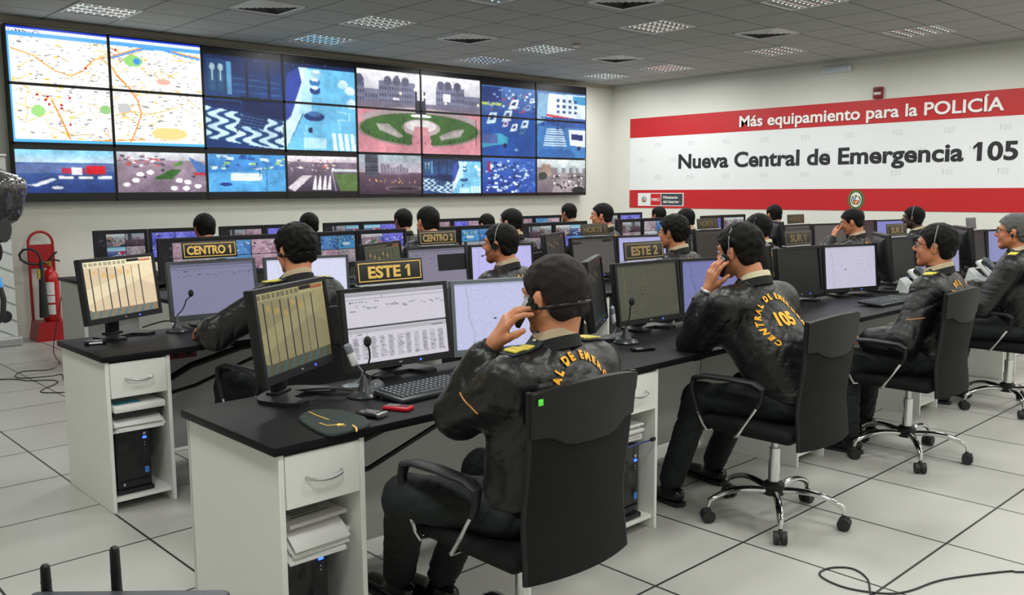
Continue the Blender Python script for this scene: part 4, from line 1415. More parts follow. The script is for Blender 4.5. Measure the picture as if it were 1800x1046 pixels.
cabs2 = [(-1.175, 'white drawer cabinet at the left end of the second desk row'), (.5, 'white drawer cabinet of the second row seen behind the nearest man'), (2.05, 'white drawer cabinet in the middle of the second row')]
for x, l in cabs2: cabinet(x, R2[0]+.012, R2[1]-.02, l)
tower_pc(-1.19, R1[0]+.10, 'black tower computer at the bottom of the nearest cabinet')
tower_pc(.335, R1[0]+.05, 'black tower computer in the cabinet beside the nearest chair back')
tower_pc(-1.05, R2[0]+.07, 'black tower computer in the second-row left cabinet')
papers(-1.165, R1[0]+.21, .409, 9, 'thick pile of curling papers and folders in the nearest cabinet', .2, .33, .05, None, 3, bend=.16)
t = thing('document_folder', 'printed cover folder with a crest on top of the nearest paper pile', 'folder', (-1.165, R1[0]+.22, .4605), .05)
G().rbox((0, 0, .008), (.21, .32, .014), .003).build('cover', PAPER2, t)
g = G()
vs, fs = text_geo('C', .001, .0001, 0)
for k in range(7):
    g.bb(-.07+.01*(k % 2), .07-.012*(k % 3), .02-.022*k, .026-.022*k, .0152, .0156)
g.build('printed_lines', mat('printing ink', (.1, .1, .1), .6), t, 0)
G().prism([(.03*math.cos(a), .03*math.sin(a)+.09) for a in (2*PI*k/20 for k in range(20))], .0152, .0157).build('crest', mat('crest ink', rgb(110, 96, 70), .6), t, 0)
papers(.345, R1[0]+.2, .409, 9, 'white paper stack above the tower computer beside the nearest chair', .19, .3, .075, None, 5)
t = thing('clipboard', 'blue clipboard under the white paper stack', 'clipboard', (.345, R1[0]+.175, .4), 0)
t.location.z = .4085
G().bb(-.1, .125, -.17, -.165, -.002, .004).build('board_edge', mat('clip blue', rgb(50, 60, 120), .4), t, 0)
G().rbox((.11, -.172, .004), (.03, .012, .016), .003).build('clip', BLACKP, t)
papers_ = papers(-1.03, R2[0]+.18, .409, 6, 'white sheets under the dark folder in the second-row cabinet', .22, .32, .04, None, 8, bend=.1)
t = thing('document_folder', 'dark green folder between the white papers in the second-row cabinet', 'folder', (-1.03, R2[0]+.18, .4495), 0)
G().rbox((0, 0, .012), (.23, .33, .022), .004).build('cover', mat('green black folder', (.01, .018, .014), .5), t)
t = thing('booklet', 'white booklet with a light blue label on the dark folder', 'booklet', (-1.03, R2[0]+.17, .4735), 0)
G().rbox((0, 0, .016), (.235, .34, .03), .004).build('pages', PAPER, t)
G().bb(-.1, .02, -.13, -.05, .0312, .0318).build('blue_label', mat('cyan label', rgb(96, 190, 214), .5), t, 0)
# ------------------------------------------------------------ workstations
WPOS = {(0, 0): (-.462, -.95, -.437, .08), (0, 1): (1.175, .66, 1.20, 1.715), (0, 2): (2.78, 2.225, 2.79, 3.333), (0, 3): (4.27, 3.80, 4.33, 4.86), (0, 4): (5.79, 5.33, 5.86, 6.39),
        (1, 0): (-.37, -.896, -.361, .187), (1, 1): (1.262, .73, 1.251, 1.775), (1, 2): (2.885, 2.31, 2.869, 3.39), (1, 3): (4.475, 4.0, 4.54, 5.07), (1, 4): (6.09, 5.56, 6.13, 6.68), (1, 5): (7.56, 7.15, 7.68, 8.2)}
def ws(row, k, m, spec):
    xs, x1, x2, x3 = WPOS[(row, k)]
    yf = (R1, R2)[row][0]
    nm, w1, w2, w3, sg = spec
    if w1:
        lab, pic, st, yaw, dy, z, dx = w1
        monitor(lab, x1, yf+.5+dy, z, rad(yaw), .12, pic, st, roll=.0)
    if w2:
        lab, pic, st, bez = w2
        monitor(lab, x2, yf+.61, .945, rad(-3), .13, pic, st, bez=bez)
    if w3:
        lab, pic, st, bez = w3
        monitor(lab, x3, yf+.53, .94, rad(-17), .1, pic, st, bez=bez)
    if nm: name_sign(nm, xs, yf+.625, 1.113, rad(-3), sg[0], bright=sg[1])
DK = (.03, .03, .03)  # viewing-angle dimming is put into the dim and dark screen colours below
ws(0, 0, -.49, ('ESTE 1',
   ('black monitor turned sideways at the near left end showing olive columns', pic_strips(1, (176, 168, 120), (.05, .05, .04)), .62, 31, .02, 1.0, .005),
   ('monitor under the ESTE 1 sign showing two grey list windows', pic_list(2, (226, 222, 232)), .8, 'dark'),
   ('grey-framed monitor with a pale map left of the nearest man', pic_plainmap(3, (206, 208, 244), (170, 172, 190)), .85, 'light'), ('black sign with gold letters ESTE 1', 1)))
ws(0, 1, 1.14, ('ESTE 2',
   ('dark side-turned monitor right behind the nearest man\'s head', pic_strips(11, (40, 38, 32), (.03, .03, .03)), .35, 34, .0, 1.0, -.01),
   ('monitor under the ESTE 2 sign showing a dim olive map', pic_plainmap(12, (84, 84, 70), (120, 124, 60)), .8, 'dark'),
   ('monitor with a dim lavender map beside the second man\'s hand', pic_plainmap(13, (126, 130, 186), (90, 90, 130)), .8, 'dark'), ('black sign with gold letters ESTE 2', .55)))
ws(0, 2, 2.72, ('SUR 1',
   ('side-turned monitor behind the second man\'s head', pic_dark(21, (30, 32, 34)), .3, 34, 0, 1.0, -.01),
   ('black monitor under the SUR 1 sign with a nearly dark screen', pic_dark(22, (20, 22, 18)), .5, 'dark'),
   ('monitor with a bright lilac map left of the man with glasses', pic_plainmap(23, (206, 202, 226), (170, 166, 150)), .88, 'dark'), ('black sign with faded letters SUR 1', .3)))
ws(0, 3, 4.19, ('SUR 2',
   ('side-turned black monitor left of the SUR 2 sign', pic_dark(31, (22, 24, 24)), .3, 34, 0, 1.0, -.01),
   ('black monitor under the SUR 2 sign beside the man with glasses', pic_dark(32, (24, 27, 20)), .5, 'dark'),
   ('monitor hidden behind the man with glasses', pic_plainmap(33, (180, 180, 220), (150, 150, 160)), .7, 'dark'), ('black sign with faded letters SUR 2', .4)))
ws(0, 4, 5.68, (' ',
   ('side-turned black monitor under the reddish grey plate', pic_dark(41, (22, 22, 24)), .3, 34, 0, 1.0, -.01),
   ('black monitor between the two rightmost men', pic_dark(42, (16, 16, 16)), .5, 'dark'),
   ('monitor with a lavender screen beside the grey-haired man\'s face', pic_plainmap(43, (150, 154, 206), (120, 120, 160)), .8, 'dark'), None)[:4]+(('grey plate tilted on a monitor left of the grey-haired man', .2),))
ws(1, 0, -.31, ('CENTRO 1',
   ('monitor with bright orange and beige columns at the left of the second row', pic_strips(51, (246, 222, 184), (.1, .08, .06)), .95, 27, .02, 1.0, -.035),
   ('monitor under the CENTRO 1 sign with a dim lavender list', pic_list(52, (140, 140, 172), False), .8, 'grey'),
   ('monitor with a pale map behind the back-turned man of the second row', pic_plainmap(53, (222, 224, 250), (190, 206, 190)), .92, 'grey'), ('black sign with gold letters CENTRO 1', 1)))
pc2 = pic_list(62, (142, 136, 156), False)
pc2.rect(.5, .15, 1, .55, (.03, .03, .03))
ws(1, 1, 1.37, ('CENTRO 2',
   ('side-turned monitor with dim olive columns above the ESTE 1 sign', pic_strips(61, (90, 92, 66), (.05, .05, .04)), .6, 27, .0, 1.0, .0),
   ('monitor under the CENTRO 2 sign with a black window on grey', pc2, .8, 'dark'),
   ('monitor with a light violet map beside the man with the headset microphone', pic_plainmap(63, (196, 192, 246), (170, 170, 210)), .9, 'dark'), ('black sign with dull gold letters CENTRO 2', .7)))
pc3 = pic_list(72, (92, 86, 82), False)
pc3.rect(.0, .06, .2, .14, (.04, .04, .04)).rect(.72, .03, .95, .11, (.04, .04, .04))
ws(1, 2, 3.04, ('NORTE 1',
   ('dark side-turned monitor with faint olive columns above the nearest man\'s head', pic_strips(71, (60, 58, 44), (.03, .03, .03)), .5, 27, .0, 1.0, .0),
   ('monitor under the NORTE 1 sign with a grey brown screen', pc3, .75, 'dark'),
   ('monitor with a lavender map partly behind the ESTE 2 sign', pic_plainmap(73, (176, 176, 228), (190, 170, 150)), .9, 'dark'), ('black sign with dim letters NORTE 1', .35)))
ws(1, 3, 4.66, ('NORTE 2',
   ('grey side-turned monitor right of the curly head in the second row', pic_strips(81, (52, 54, 50), (.03, .03, .03)), .4, 33, 0, 1.0, .0),
   ('monitor under the NORTE 2 sign with a dark brown screen', pic_dark(82, (56, 50, 44)), .8, 'dark'),
   ('monitor of the second row hidden behind the second man\'s head', pic_plainmap(83, (90, 90, 110), (80, 80, 90)), .7, 'dark'), ('small dark sign with dim letters NORTE 2', .25)))
ws(1, 4, 6.31, ('NORTE 3',
   ('grey-backed narrow monitor left of the SUR 1 sign', pic_plainmap(91, (170, 172, 170), (120, 120, 120)), .6, 40, 0, 1.0, .0),
   ('monitor behind the SUR 1 sign with a grey brown screen', pic_dark(92, (66, 62, 60)), .8, 'dark'),
   ('monitor with a dull grey brown picture right of the SUR 1 sign', pic_plainmap(93, (96, 90, 90), (110, 100, 90)), .8, 'dark'), ('small grey sign standing against the white banner field', .2)))
ws(1, 5, 7.86, (' ',
   ('side-turned monitor behind the man touching his nose', pic_dark(101, (60, 50, 56)), .5, 30, 0, 1.0, .0),
   ('monitor with a dark brown screen behind the man touching his nose', pic_dark(102, (66, 50, 54)), .6, 'dark'),
   ('monitor with a blue violet map left of the dark-haired headset man at the back', pic_plainmap(103, (136, 140, 206), (150, 140, 190)), .85, 'dark'), ('small grey plate standing behind the man touching his nose', .25)))
Q3 = [(.472, ['rose', 'grey', 'rose', 'grey'], ['blue', 'rose', 'blue', 'rose']), (1.714, ['blue', 'market', 'rose', 'grey'], ['boulevard', 'violet', 'junction', 'rose']), (2.84, ['olive', 'junction', 'grey', 'olive'], ['market', 'blue', 'dusk', 'grey']),
      (4.127, ['dusk', 'avenue', 'grey', 'dusk'], ['avenue', 'harbour', 'violet', 'blue']), (5.6, ['avenue', 'dusk', 'rose', 'grey'], ['grey', 'blue', 'avenue', 'dusk']), (7.237, ['dusk', 'violet', 'grey', 'dusk'], ['avenue', 'avenue', 'rose', 'grey'])]
Q4 = [(.62, ['avenue', 'dusk', 'harbour', 'grey'], ['violet', 'violet', 'violet', 'violet']), (1.79, ['dusk', 'rose', 'grey', 'dusk'], ['violet', 'violet', 'violet', 'blue']), (2.95, ['dusk', 'harbour', 'blue', 'grey'], ['harbour', 'violet', 'blue', 'violet']),
      (4.24, ['dusk', 'rose', 'grey', 'dusk'], ['violet', 'rose', 'violet', 'rose']), (5.62, ['grey', 'rose', 'dusk', 'rose'], ['market', 'rose', 'violet', 'grey']), (7.34, ['dusk', 'avenue', 'grey', 'grey'], ['violet', 'violet', 'violet', 'rose'])]
ords = ['first', 'second', 'third', 'fourth', 'fifth', 'sixth']
for row, (Q, yy) in enumerate(((Q3, R3[0]+.42), (Q4, R4[0]+.37))):
    for k, (x, a, b) in enumerate(Q):
        for s_, kinds in ((0, a), (1, b)):
            lab = '%s monitor of the %s pair from the left in the %s row, camera views' % (['left', 'right'][s_], ords[k], ['third', 'last'][row])
            monitor(lab, x-.247+s_*.494, yy, 1.0, rad(3 if s_ == 0 else -3), .04, pic_quad(200+row*40+k*2+s_, kinds, s_ == 0), .8 if s_ else .62, W=.485, H=.31, group='camera-view monitors on the two rear rows', rich=False, nxy=(72, 46))
# ------------------------------------------------------------ keyboards, microphones, small desk things
def keyboard(x, y, rz, label):
    t = thing('keyboard', label, 'keyboard', (x, y, DT+.0045), rz, 'black keyboards on the desks')
    P = Matrix.Rotation(rad(4), 4, 'X')
    part('kbase', 'base', lambda: G().rbox((0, 0, .011), (.44, .165, .018), .006), mat('keyboard shell', (.02, .024, .03), .35), t, P)
    def keys():
        g = G()
        for r in range(6):
            n = 15 if r else 13
            for k in range(19):
                if k in (15,): continue
                w_ = .0185
                xx = -.205+k*.0218
                if r == 0 and 4 <= k <= 8:
                    if k == 4: g.add([(xx, -.062, .021), (xx+.105, -.062, .021), (xx+.105, -.046, .021), (xx, -.046, .021), (xx+.002, -.06, .026), (xx+.103, -.06, .026), (xx+.103, -.048, .026), (xx+.002, -.048, .026)], [(4, 5, 6, 7), (0, 1, 5, 4), (1, 2, 6, 5), (2, 3, 7, 6), (3, 0, 4, 7)])
                    continue
                y0 = -.062+r*.0225
                g.add([(xx, y0, .02), (xx+w_, y0, .02), (xx+w_, y0+.0175, .02), (xx, y0+.0175, .02), (xx+.0025, y0+.003, .0265), (xx+w_-.0025, y0+.003, .0265), (xx+w_-.0025, y0+.0155, .0265), (xx+.0025, y0+.0155, .0265)],
                      [(4, 5, 6, 7), (0, 1, 5, 4), (1, 2, 6, 5), (2, 3, 7, 6), (3, 0, 4, 7)])
        return g
    part('kkeys', 'keys', keys, mat('keycaps', (.035, .04, .048), .4), t, P, 0)
    def leg():
        g = G()
        for r in range(6):
            for k in range(19):
                if k == 15 or (r == 0 and 4 <= k <= 8): continue
                xx, y0 = -.205+k*.0218, -.062+r*.0225
                g.bb(xx+.006, xx+.011, y0+.008, y0+.012, .0265, .0267)
        return g
    part('kleg', 'key_legends', leg, mat('legend white', (.4, .42, .45), .5), t, P, 0)
    return t
def microphone(x, y, rz, label, lean=.05, sx_=.08):
    t = thing('gooseneck_microphone', label, 'microphone', (x, y, DT), rz, 'gooseneck microphones on the desks')
    part('micb', 'base', lambda: G().lathe([(.06, 0), (.062, .006), (.052, .016), (.028, .024), (.016, .045), (.009, .075), (.006, .08)], 28), mat('mic base plastic', (.03, .032, .036), .25), t)
    part(('micn', lean, sx_), 'gooseneck', lambda: G().tube([(0, 0, .07), (.004, 0, .09), (.02+sx_*.3, 0, .11), (.03+sx_*.6, 0, .14), (.028+sx_*.9, 0, .165), (.022+sx_+lean, 0, .185)], .0035, 8), BLACKP, t)
    part(('mich', lean, sx_), 'microphone_head', lambda: G().ell((.021+sx_+lean*1.1, 0, .2), (.0145, .0145, .02), 14, 10), mat('foam windshield', (.015, .015, .016), .9, bump=.5, bscale=500), t)
    return t
def dongle(x, y, rz, label):
    t = thing('wireless_adapter', label, 'adapter', (x, y, DT), rz, 'white and grey wireless adapters on curved stands')
    M = TM(0, 0, .12, 0, 0, rad(-20))
    part('dgb', 'body', lambda: G().rbox((0, 0, 0), (.03, .018, .085), .008, 3), WHITEP, t, M)
    part('dgt', 'grey_cap', lambda: G().rbox((0, 0, .028), (.0315, .0195, .045), .009, 3), mat('cap grey', (.2, .22, .25), .35), t, M)
    part('dgs', 'stand', lambda: G().tube([(.02, 0, .085), (.045, .0, .05), (.03, .01, .02), (0, 0, .008)], .004, 8).lathe([(.038, 0), (.04, .005), (.02, .012), (.001, .013)], 20), GREYP, t)
    return t
def cable(name, label, pts, r=.003, m=CABLE, cat='cable', n=8):
    # smooth the path (Catmull-Rom)
    P = [Vector(p) for p in pts]
    out = []
    for i in range(len(P)-1):
        p0, p1, p2, p3 = P[max(i-1, 0)], P[i], P[i+1], P[min(i+2, len(P)-1)]
        for k in range(n):
            t = k/n
            out.append(.5*((2*p1)+(p2-p0)*t+(2*p0-5*p1+4*p2-p3)*t*t+(3*p1-p0-3*p2+p3)*t*t*t))
    out.append(P[-1])
    o = G().tube(out, r, 8).build(name, m)
    return tag(o, label, cat)
def pxd(u, v, z):
    """ground position seen at a photograph pixel on a level plane of height z"""
    d = _F*FPX+_R2*(u-900)-_U2*(v-523)
    t = (z-CAM.z)/d.z
    p = CAM+d*t
    return (p.x, p.y, z)
kx, ky, _ = pxd(745, 690, DT)
kx, ky, _ = pxd(752, 694, DT)
keyboard(kx+.05, ky+.03, rad(4), 'black keyboard in front of the nearest man')
keyboard(1.42, .57, rad(-3), 'black keyboard in front of the second man of the front row')
keyboard(3.1, .52, rad(-2), 'black keyboard in front of the monitor with the bright lilac map')
keyboard(.0, 2.42, rad(0), 'black keyboard of the second row left of the back-turned man')
x, y, _ = pxd(640, 697, DT)
microphone(x, y, rad(0), 'gooseneck microphone standing before the ESTE 1 monitor', .0, .0)
x, y, _ = pxd(1100, 603, DT)
microphone(x, y, rad(0), 'gooseneck microphone leaning right before the ESTE 2 monitor', .02, .0)
x, y, _ = pxd(312, 583, DT)
microphone(x, y, rad(0), 'gooseneck microphone before the CENTRO 1 monitor', .03, .03)
x, y, _ = pxd(640, 682, DT)
dongle(x-.02, y+.05, rad(-20), 'white and grey wireless adapter leaning beside the nearest microphone')
x, y, _ = pxd(1103, 600, DT)
dongle(x-.005, y+.09, rad(20), 'white wireless adapter standing before the dim olive screen')
# mouse
def mouse(x, y, rz, label):
    t = thing('computer_mouse', label, 'mouse', (x, y, DT), rz)
    SM = G().ell((0, 0, .0), (.03, .052, .034), 20, 12)
    SM.v = [(a, b, max(c, 0)) for a, b, c in SM.v]
    SM.build('shell', mat('mouse grey', (.06, .065, .075), .35), t)
    G().cyl((-.003, .025, .028), (.003, .025, .028), .008, seg=12).build('scroll_wheel', RUBBER, t)
x, y, _ = pxd(671, 686, DT)
mouse(x, y+.04, rad(-60), 'grey mouse behind the nearest microphone')
# folded garrison cap
x, y, _ = pxd(586, 740, DT)
t = thing('garrison_cap', 'dark green side cap with gold piping lying at the near desk corner', 'cap', (x, y, DT), rad(-28))
t.rotation_euler = (0, 0, 0)
CAPPX = [(524, 735), (532, 727), (546, 722), (572, 720), (600, 722), (625, 728), (642, 734), (651, 743), (649, 748), (636, 753), (610, 760), (588, 765), (575, 765), (562, 761), (545, 752), (530, 742)]
cc = (x, y)
capw = [(pxd(u, v, DT+.006)[0]-cc[0], pxd(u, v, DT+.006)[1]-cc[1]) for u, v in CAPPX]
n = len(capw)
lv = [(.985, .0), (1.0, .004), (.98, .009), (.9, .0115)]
g = G()
g.add([(a*k, b*k, z) for k, z in lv for a, b in capw], [(i*n+q, i*n+(q+1) % n, (i+1)*n+(q+1) % n, (i+1)*n+q) for i in range(3) for q in range(n)]+[tuple(range(n))[::-1], tuple(range(3*n, 4*n))])
g.build('crown', mat('dark green wool', (.012, .022, .019), .85, bump=.4, bscale=500, noise=.1), t)
def capl(pts, r): return G().tube([(pxd(u, v, DT+.0125)[0]-cc[0], pxd(u, v, DT+.0125)[1]-cc[1], .0125) for u, v in pts], r, 6)
capl([(543, 724), (556, 730), (578, 738)], .0018).build('gold_piping', GOLD, t)
capl([(562, 744), (575, 748), (592, 747), (608, 748)], .0018).build('gold_piping', GOLD, t)
capl([(620, 748), (626, 752), (627, 758)], .003).build('gold_clasp', GOLD, t)
sx0, sy0, _ = pxd(597, 747, DT+.0125)
star = [((.017 if k % 2 == 0 else .007)*math.cos(PI*k/5)+sx0-cc[0], (.017 if k % 2 == 0 else .007)*math.sin(PI*k/5)+sy0-cc[1]) for k in range(10)]
G().prism(star, .0116, .0146).build('star_badge', GOLD, t, 0)
x, y, _ = pxd(652, 732, DT)
t = thing('mobile_phone', 'black and silver mobile phone lying on the desk beside the cap', 'phone', (x, y, DT), rad(20))
G().rbox((0, 0, .0085), (.052, .1, .017), .006).build('body', BLACKG, t)
G().bb(-.02, .02, -.03, .035, .017, .0178).build('display', mat('phone display', (.05, .055, .06), .1), t, 0)
G().rbox((0, -.045, .01), (.053, .012, .0165), .003).build('silver_edge', STEEL, t)
x, y, _ = pxd(700, 720, DT)
t = thing('mobile_phone', 'red and black mobile phone lying before the nearest keyboard', 'phone', (x, y, DT), rad(25))
G().rbox((0, 0, .007), (.05, .1, .014), .006).build('body', mat('phone red', rgb(190, 20, 40), .25), t)
G().bb(-.018, .018, -.0, .042, .014, .0147).build('display', mat('phone display', (.05, .055, .06), .1), t, 0)
g = G()
for i in range(3):
    for j in range(4): g.bb(-.018+.0125*i, -.008+.0125*i, -.042+.0095*j, -.0355+.0095*j, .014, .0152)
g.build('keypad', BLACKG, t, 0)
x, y, _ = pxd(1130, 616, DT)
t = thing('mobile_phone', 'flat black phone lying before the ESTE 2 microphone', 'phone', (x, y, DT), rad(70))
G().rbox((0, 0, .007), (.05, .11, .014), .006).build('body', BLACKG, t)
G().bb(-.018, .018, -.0, .042, .014, .0147).build('display', mat('phone display', (.05, .055, .06), .1), t, 0)
x, y, _ = pxd(168, 605, DT)
t = thing('mobile_phone', 'dark phone with a white stripe at the left end of the second desk', 'phone', (x, y, DT), rad(75))
G().rbox((0, 0, .01), (.05, .1, .02), .005).build('body', BLACKG, t)
G().bb(-.0253, -.0248, -.03, .03, .006, .014).build('white_stripe', WHITEP, t, 0)
def desk_phone(x, y, rz, label):
    t = thing('desk_telephone', label, 'telephone', (x, y, DT), rz, 'grey and white desk telephones of the front row')
    P = TM(0, -.02, .036) @ Matrix.Rotation(rad(48), 4, 'X')
    part('dpb', 'base', lambda: G().rbox((0, .02, .02), (.2, .2, .03), .008), mat('phone white', (.62, .65, .64), .4), t, P @ TM(0, 0, .035))
    part('dpw', 'foot_wedge', lambda: G().prism([(-.09, 0), (.1, 0), (.075, .10), (.0, .03)], -.09, .09, Matrix(((0, 0, 1, 0), (1, 0, 0, 0), (0, 1, 0, 0), (0, 0, 0, 1)))), mat('phone white', (.62, .65, .64), .4), t)
    part('dph', 'handset', lambda: G().tube([(-.07, -.09, .09), (-.07, -.06, .1), (-.07, 0, .108), (-.07, .07, .105), (-.07, .1, .09)], [(.026, .028), (.032, .031), (.021, .026), (.032, .031), (.026, .028)], 12, flat=(0, 0, 1)), mat('handset slate', (.05, .062, .075), .28), t, P @ TM(0, 0, -.0))
    part('dpd', 'display', lambda: G().bb(-.02, .08, .06, .105, .0705, .0725), mat('lcd green grey', (.1, .13, .11), .2), t, P, 0)
    def btn():
        g = G()
        for i in range(3):
            for j in range(4): g.rbox((-.005+.03*i, -.06+.026*j, .072), (.02, .014, .006), .002, 1)
        return g
    part('dpk', 'buttons', btn, DGREY, t, P, 0)
    return t
desk_phone(3.86, .66, rad(8), 'desk telephone with slate handset left of the man with glasses')
desk_phone(4.99, .60, rad(8), 'desk telephone with slate handset behind the man with glasses')
# phone handsets standing upright (slate grey) as the photo shows them
# desk cables
cable('monitor_cable', 'grey and black cables looping behind the nearest monitor', [(-.93, .93, .757), (-.86, .80, .775), (-.74, .78, .752), (-.66, .84, .76), (-.6, .93, .76), (-.5, .98, .757)], .004)
cable('microphone_cable', 'thin black cable between the nearest microphone and the monitors', [(-.75, .63, .749), (-.7, .70, .749), (-.78, .76, .749), (-.87, .86, .749), (-.88, .96, .749)], .0025)
cable('monitor_cable', 'black cables looping behind the left monitor of the second row', [(-.74, 2.9, .757), (-.66, 2.75, .80), (-.58, 2.66, .76), (-.45, 2.70, .755), (-.35, 2.80, .757)], .004)
cable('floor_cable', 'long thin black cable looping over the floor by the left wall', [(-.08, 6.45, .70), (-.125, 6.5, .45), (-.22, 6.4, .12), (-.2, 6.32, .004), (-.34, 6.1, .004), (-.53, 6.17, .004), (-.633, 6.0, .004), (-.6, 5.864, .004), (-.42, 5.8, .004), (-.337, 5.8, .004), (-.409, 5.48, .004), (-.40, 5.21, .004), (-.522, 5.09, .004), (-.642, 5.18, .004), (-.634, 5.28, .004), (-.503, 5.43, .004), (-.448, 5.52, .004), (-.467, 5.63, .004), (-.604, 5.736, .004), (-.756, 5.947, .004), (-1.4, 6.1, .004)], .004)
cable('floor_cable', 'black cable with a loop on the floor at the lower right', [(2.0, -1.6, .004), (1.45, -1.15, .004), (1.148, -.921, .004), (1.106, -.874, .004), (.859, -.734, .004), (.669, -.684, .004), (.586, -.636, .004), (.528, -.534, .004), (.526, -.445, .004), (.565, -.379, .004), (.646, -.384, .004), (.70, -.446, .004), (.65, -.531, .004), (.5, -.62, .004), (.3, -.8, .004)], .0035)
t = thing('power_strip', 'red power sockets under the second desk top', 'socket', (-.62, 2.70, .60), 0)
G().rbox((0, 0, .03), (.16, .05, .06), .006).build('housing', mat('socket red', rgb(130, 20, 24), .4), t)
G().cyl((-.04, -.026, .03), (-.04, -.0255, .03), .018).cyl((.03, -.026, .03), (.03, -.0255, .03), .018).build('outlets', BLACKP, t)
G().bb(-.08, .08, .0255, .1295, .02, .04).build('bracket', STEEL, t, 0)

# ------------------------------------------------------------ office chair
def make_chair():
    t = thing('office_chair', 'x', 'chair', (0, 0, 0))
    for k in range(5):
        a = PI*2*k/5+.0
        c, s = math.cos(a), math.sin(a)
        def legm():
            g = G()
            pts, rr = [], []
            for q in range(9):
                u = q/8
                r = .03+.27*u
                z = .135+.02*math.sin(u*PI*.6)-.055*u**3
                pts.append((r, 0, z))
                rr.append((.016-.004*u, .02-.006*u))
            pts.append((.306, 0, .068))
            rr.append((.008, .008))
            g.tube(pts, rr, 10, flat=(0, 0, 1))
            return g
        l = part('cleg', 'leg', legm, CHROME, t, Matrix.Rotation(a, 4, 'Z'))
        cs = part('ccast', 'caster', lambda: G().cyl((.307, -.027, .029), (.307, -.005, .029), .028, seg=20).cyl((.307, .005, .029), (.307, .027, .029), .028, seg=20).rbox((.31, 0, .04), (.04, .02, .045), .008).cyl((.304, 0, .05), (.304, 0, .075), .008), RUBBER, l)
    G().lathe([(.045, .115), (.05, .13), (.048, .165), (.034, .175)], 20).build('hub', BLACKP, t)
    G().cyl((0, 0, .17), (0, 0, .33), .026).build('column_sleeve', CHROME, t)
    G().cyl((0, 0, .33), (0, 0, .40), .016).build('gas_lift', STEEL, t)
    G().rbox((0, -.01, .408), (.17, .24, .03), .008).cyl((.08, .03, .405), (.24, .03, .405), .006).build('tilt_mechanism', BLACKP, t)
    # seat
    s = SDF()
    s.ell((0, .03, .455), (.26, .26, .05), .02)
    g = G().rbox((0, .03, .448), (.47, .47, .06), .028, 4)
    g.v = [(x*(1-.04*max(0, (y-.05))*4), y, z-.06*max(0, y-.15)**1.0*(1 if z < 1 else 1)-.012*math.cos(min(1, abs(x)/.24)*PI/2)*(z > .45)) for x, y, z in g.v]
    g.build('seat', MESHF, t)
    # back: tapering curved panel
    def backgeo(off, z0, z1, inset=0, th=.014):
        nx, nz = 12, 16
        vs = []
        for side in (0, 1):
            for j in range(nz+1):
                z = z0+(z1-z0)*j/nz
                u = (z-.40)/(.965-.40)
                w_ = .213-.010*math.sin(min(max(u, 0), 1)*PI)+.006*u-inset
                y = -.262+.03*math.exp(-((u-.32)/.22)**2)*.6-.02*u*u
                for i in range(nx+1):
                    q = -1+2*i/nx
                    yy = y+.035*q*q-(th if side else 0)-off
                    zt = z-(.02*q*q*(u > .9))
                    vs.append((w_*q, yy, zt))
        fs = []
        N = (nx+1)*(nz+1)
        for j in range(nz):
            for i in range(nx):
                a = j*(nx+1)+i
                fs.append((a, a+1, a+nx+2, a+nx+1))
                fs.append((N+a, N+a+nx+1, N+a+nx+2, N+a+1))
        for i in range(nx):
            fs.append((i, N+i, N+i+1, i+1))
            a = nz*(nx+1)+i
            fs.append((a, a+1, N+a+1, N+a))
        for j in range(nz):
            a = j*(nx+1)
            fs.append((a, a+nx+1, N+a+nx+1, N+a))
            b = a+nx
            fs.append((b, N+b, N+b+nx+1, b+nx+1))
        return vs, fs
    G().add(*backgeo(0, .40, .955)).build('backrest', MESHF, t)
    # leatherette top cover with its dipped seam
    vs, fs = backgeo(-.004, .80, .965, -.004, .024)
    vs = [(x, y, z if z > .82 else z+(z < .815)*(.06*max(0, (abs(x)-.09)/.13)-.012)) for x, y, z in vs]
    G().add(vs, fs).build('top_cover', VINYLB, t)
    vs, fs = backgeo(.0, .40, .955)
    for sg in (-1, 1):
        pts = []
        for j in range(14):
            z = .40+.55*j/13
            u = (z-.40)/(.965-.40)
            w_ = .213-.010*math.sin(u*PI)+.006*u
            y = -.262+.03*math.exp(-((u-.32)/.22)**2)*.6-.02*u*u
            pts.append((sg*w_, y+.03, z))
        G().tube(pts, .009, 8).build('side_piping', BLACKP, t)
    G().tube([(0, -.1, .405), (0, -.2, .408), (0, -.232, .43), (0, -.234, .50)], [(.03, .006)]*4, 8, flat=(1, 0, 0)).build('back_bracket', BLACKP, t)
    for sg in (-1, 1):
        x = .262*sg
        pad = G().tube([(x, .235, .50), (x, .25, .545), (x, .268, .61), (x, .255, .65), (x, .2, .667), (x, .08, .672), (x, -.05, .668), (x, -.085, .65), (x, -.08, .60), (x, -.062, .565)],
                       [(.011, .013), (.011, .014), (.012, .018), (.013, .022), (.012, .026), (.012, .028), (.012, .026), (.013, .02), (.011, .014), (.010, .012)], 10, flat=(0, 0, 1))
        a = pad.build('armrest', BLACKP, t)
        G().tube([(x, .235, .505), (x, .205, .45), (x*.97, .195, .425), (x*.7, .19, .42)], .0075, 8).build('armrest_bar', CHROME, a)
        G().tube([(x, -.064, .57), (x, .03, .43), (x*.97, .045, .422), (x*.6, .05, .42)], .0075, 8).build('armrest_bar', CHROME, a)
    return t
chair0 = make_chair()
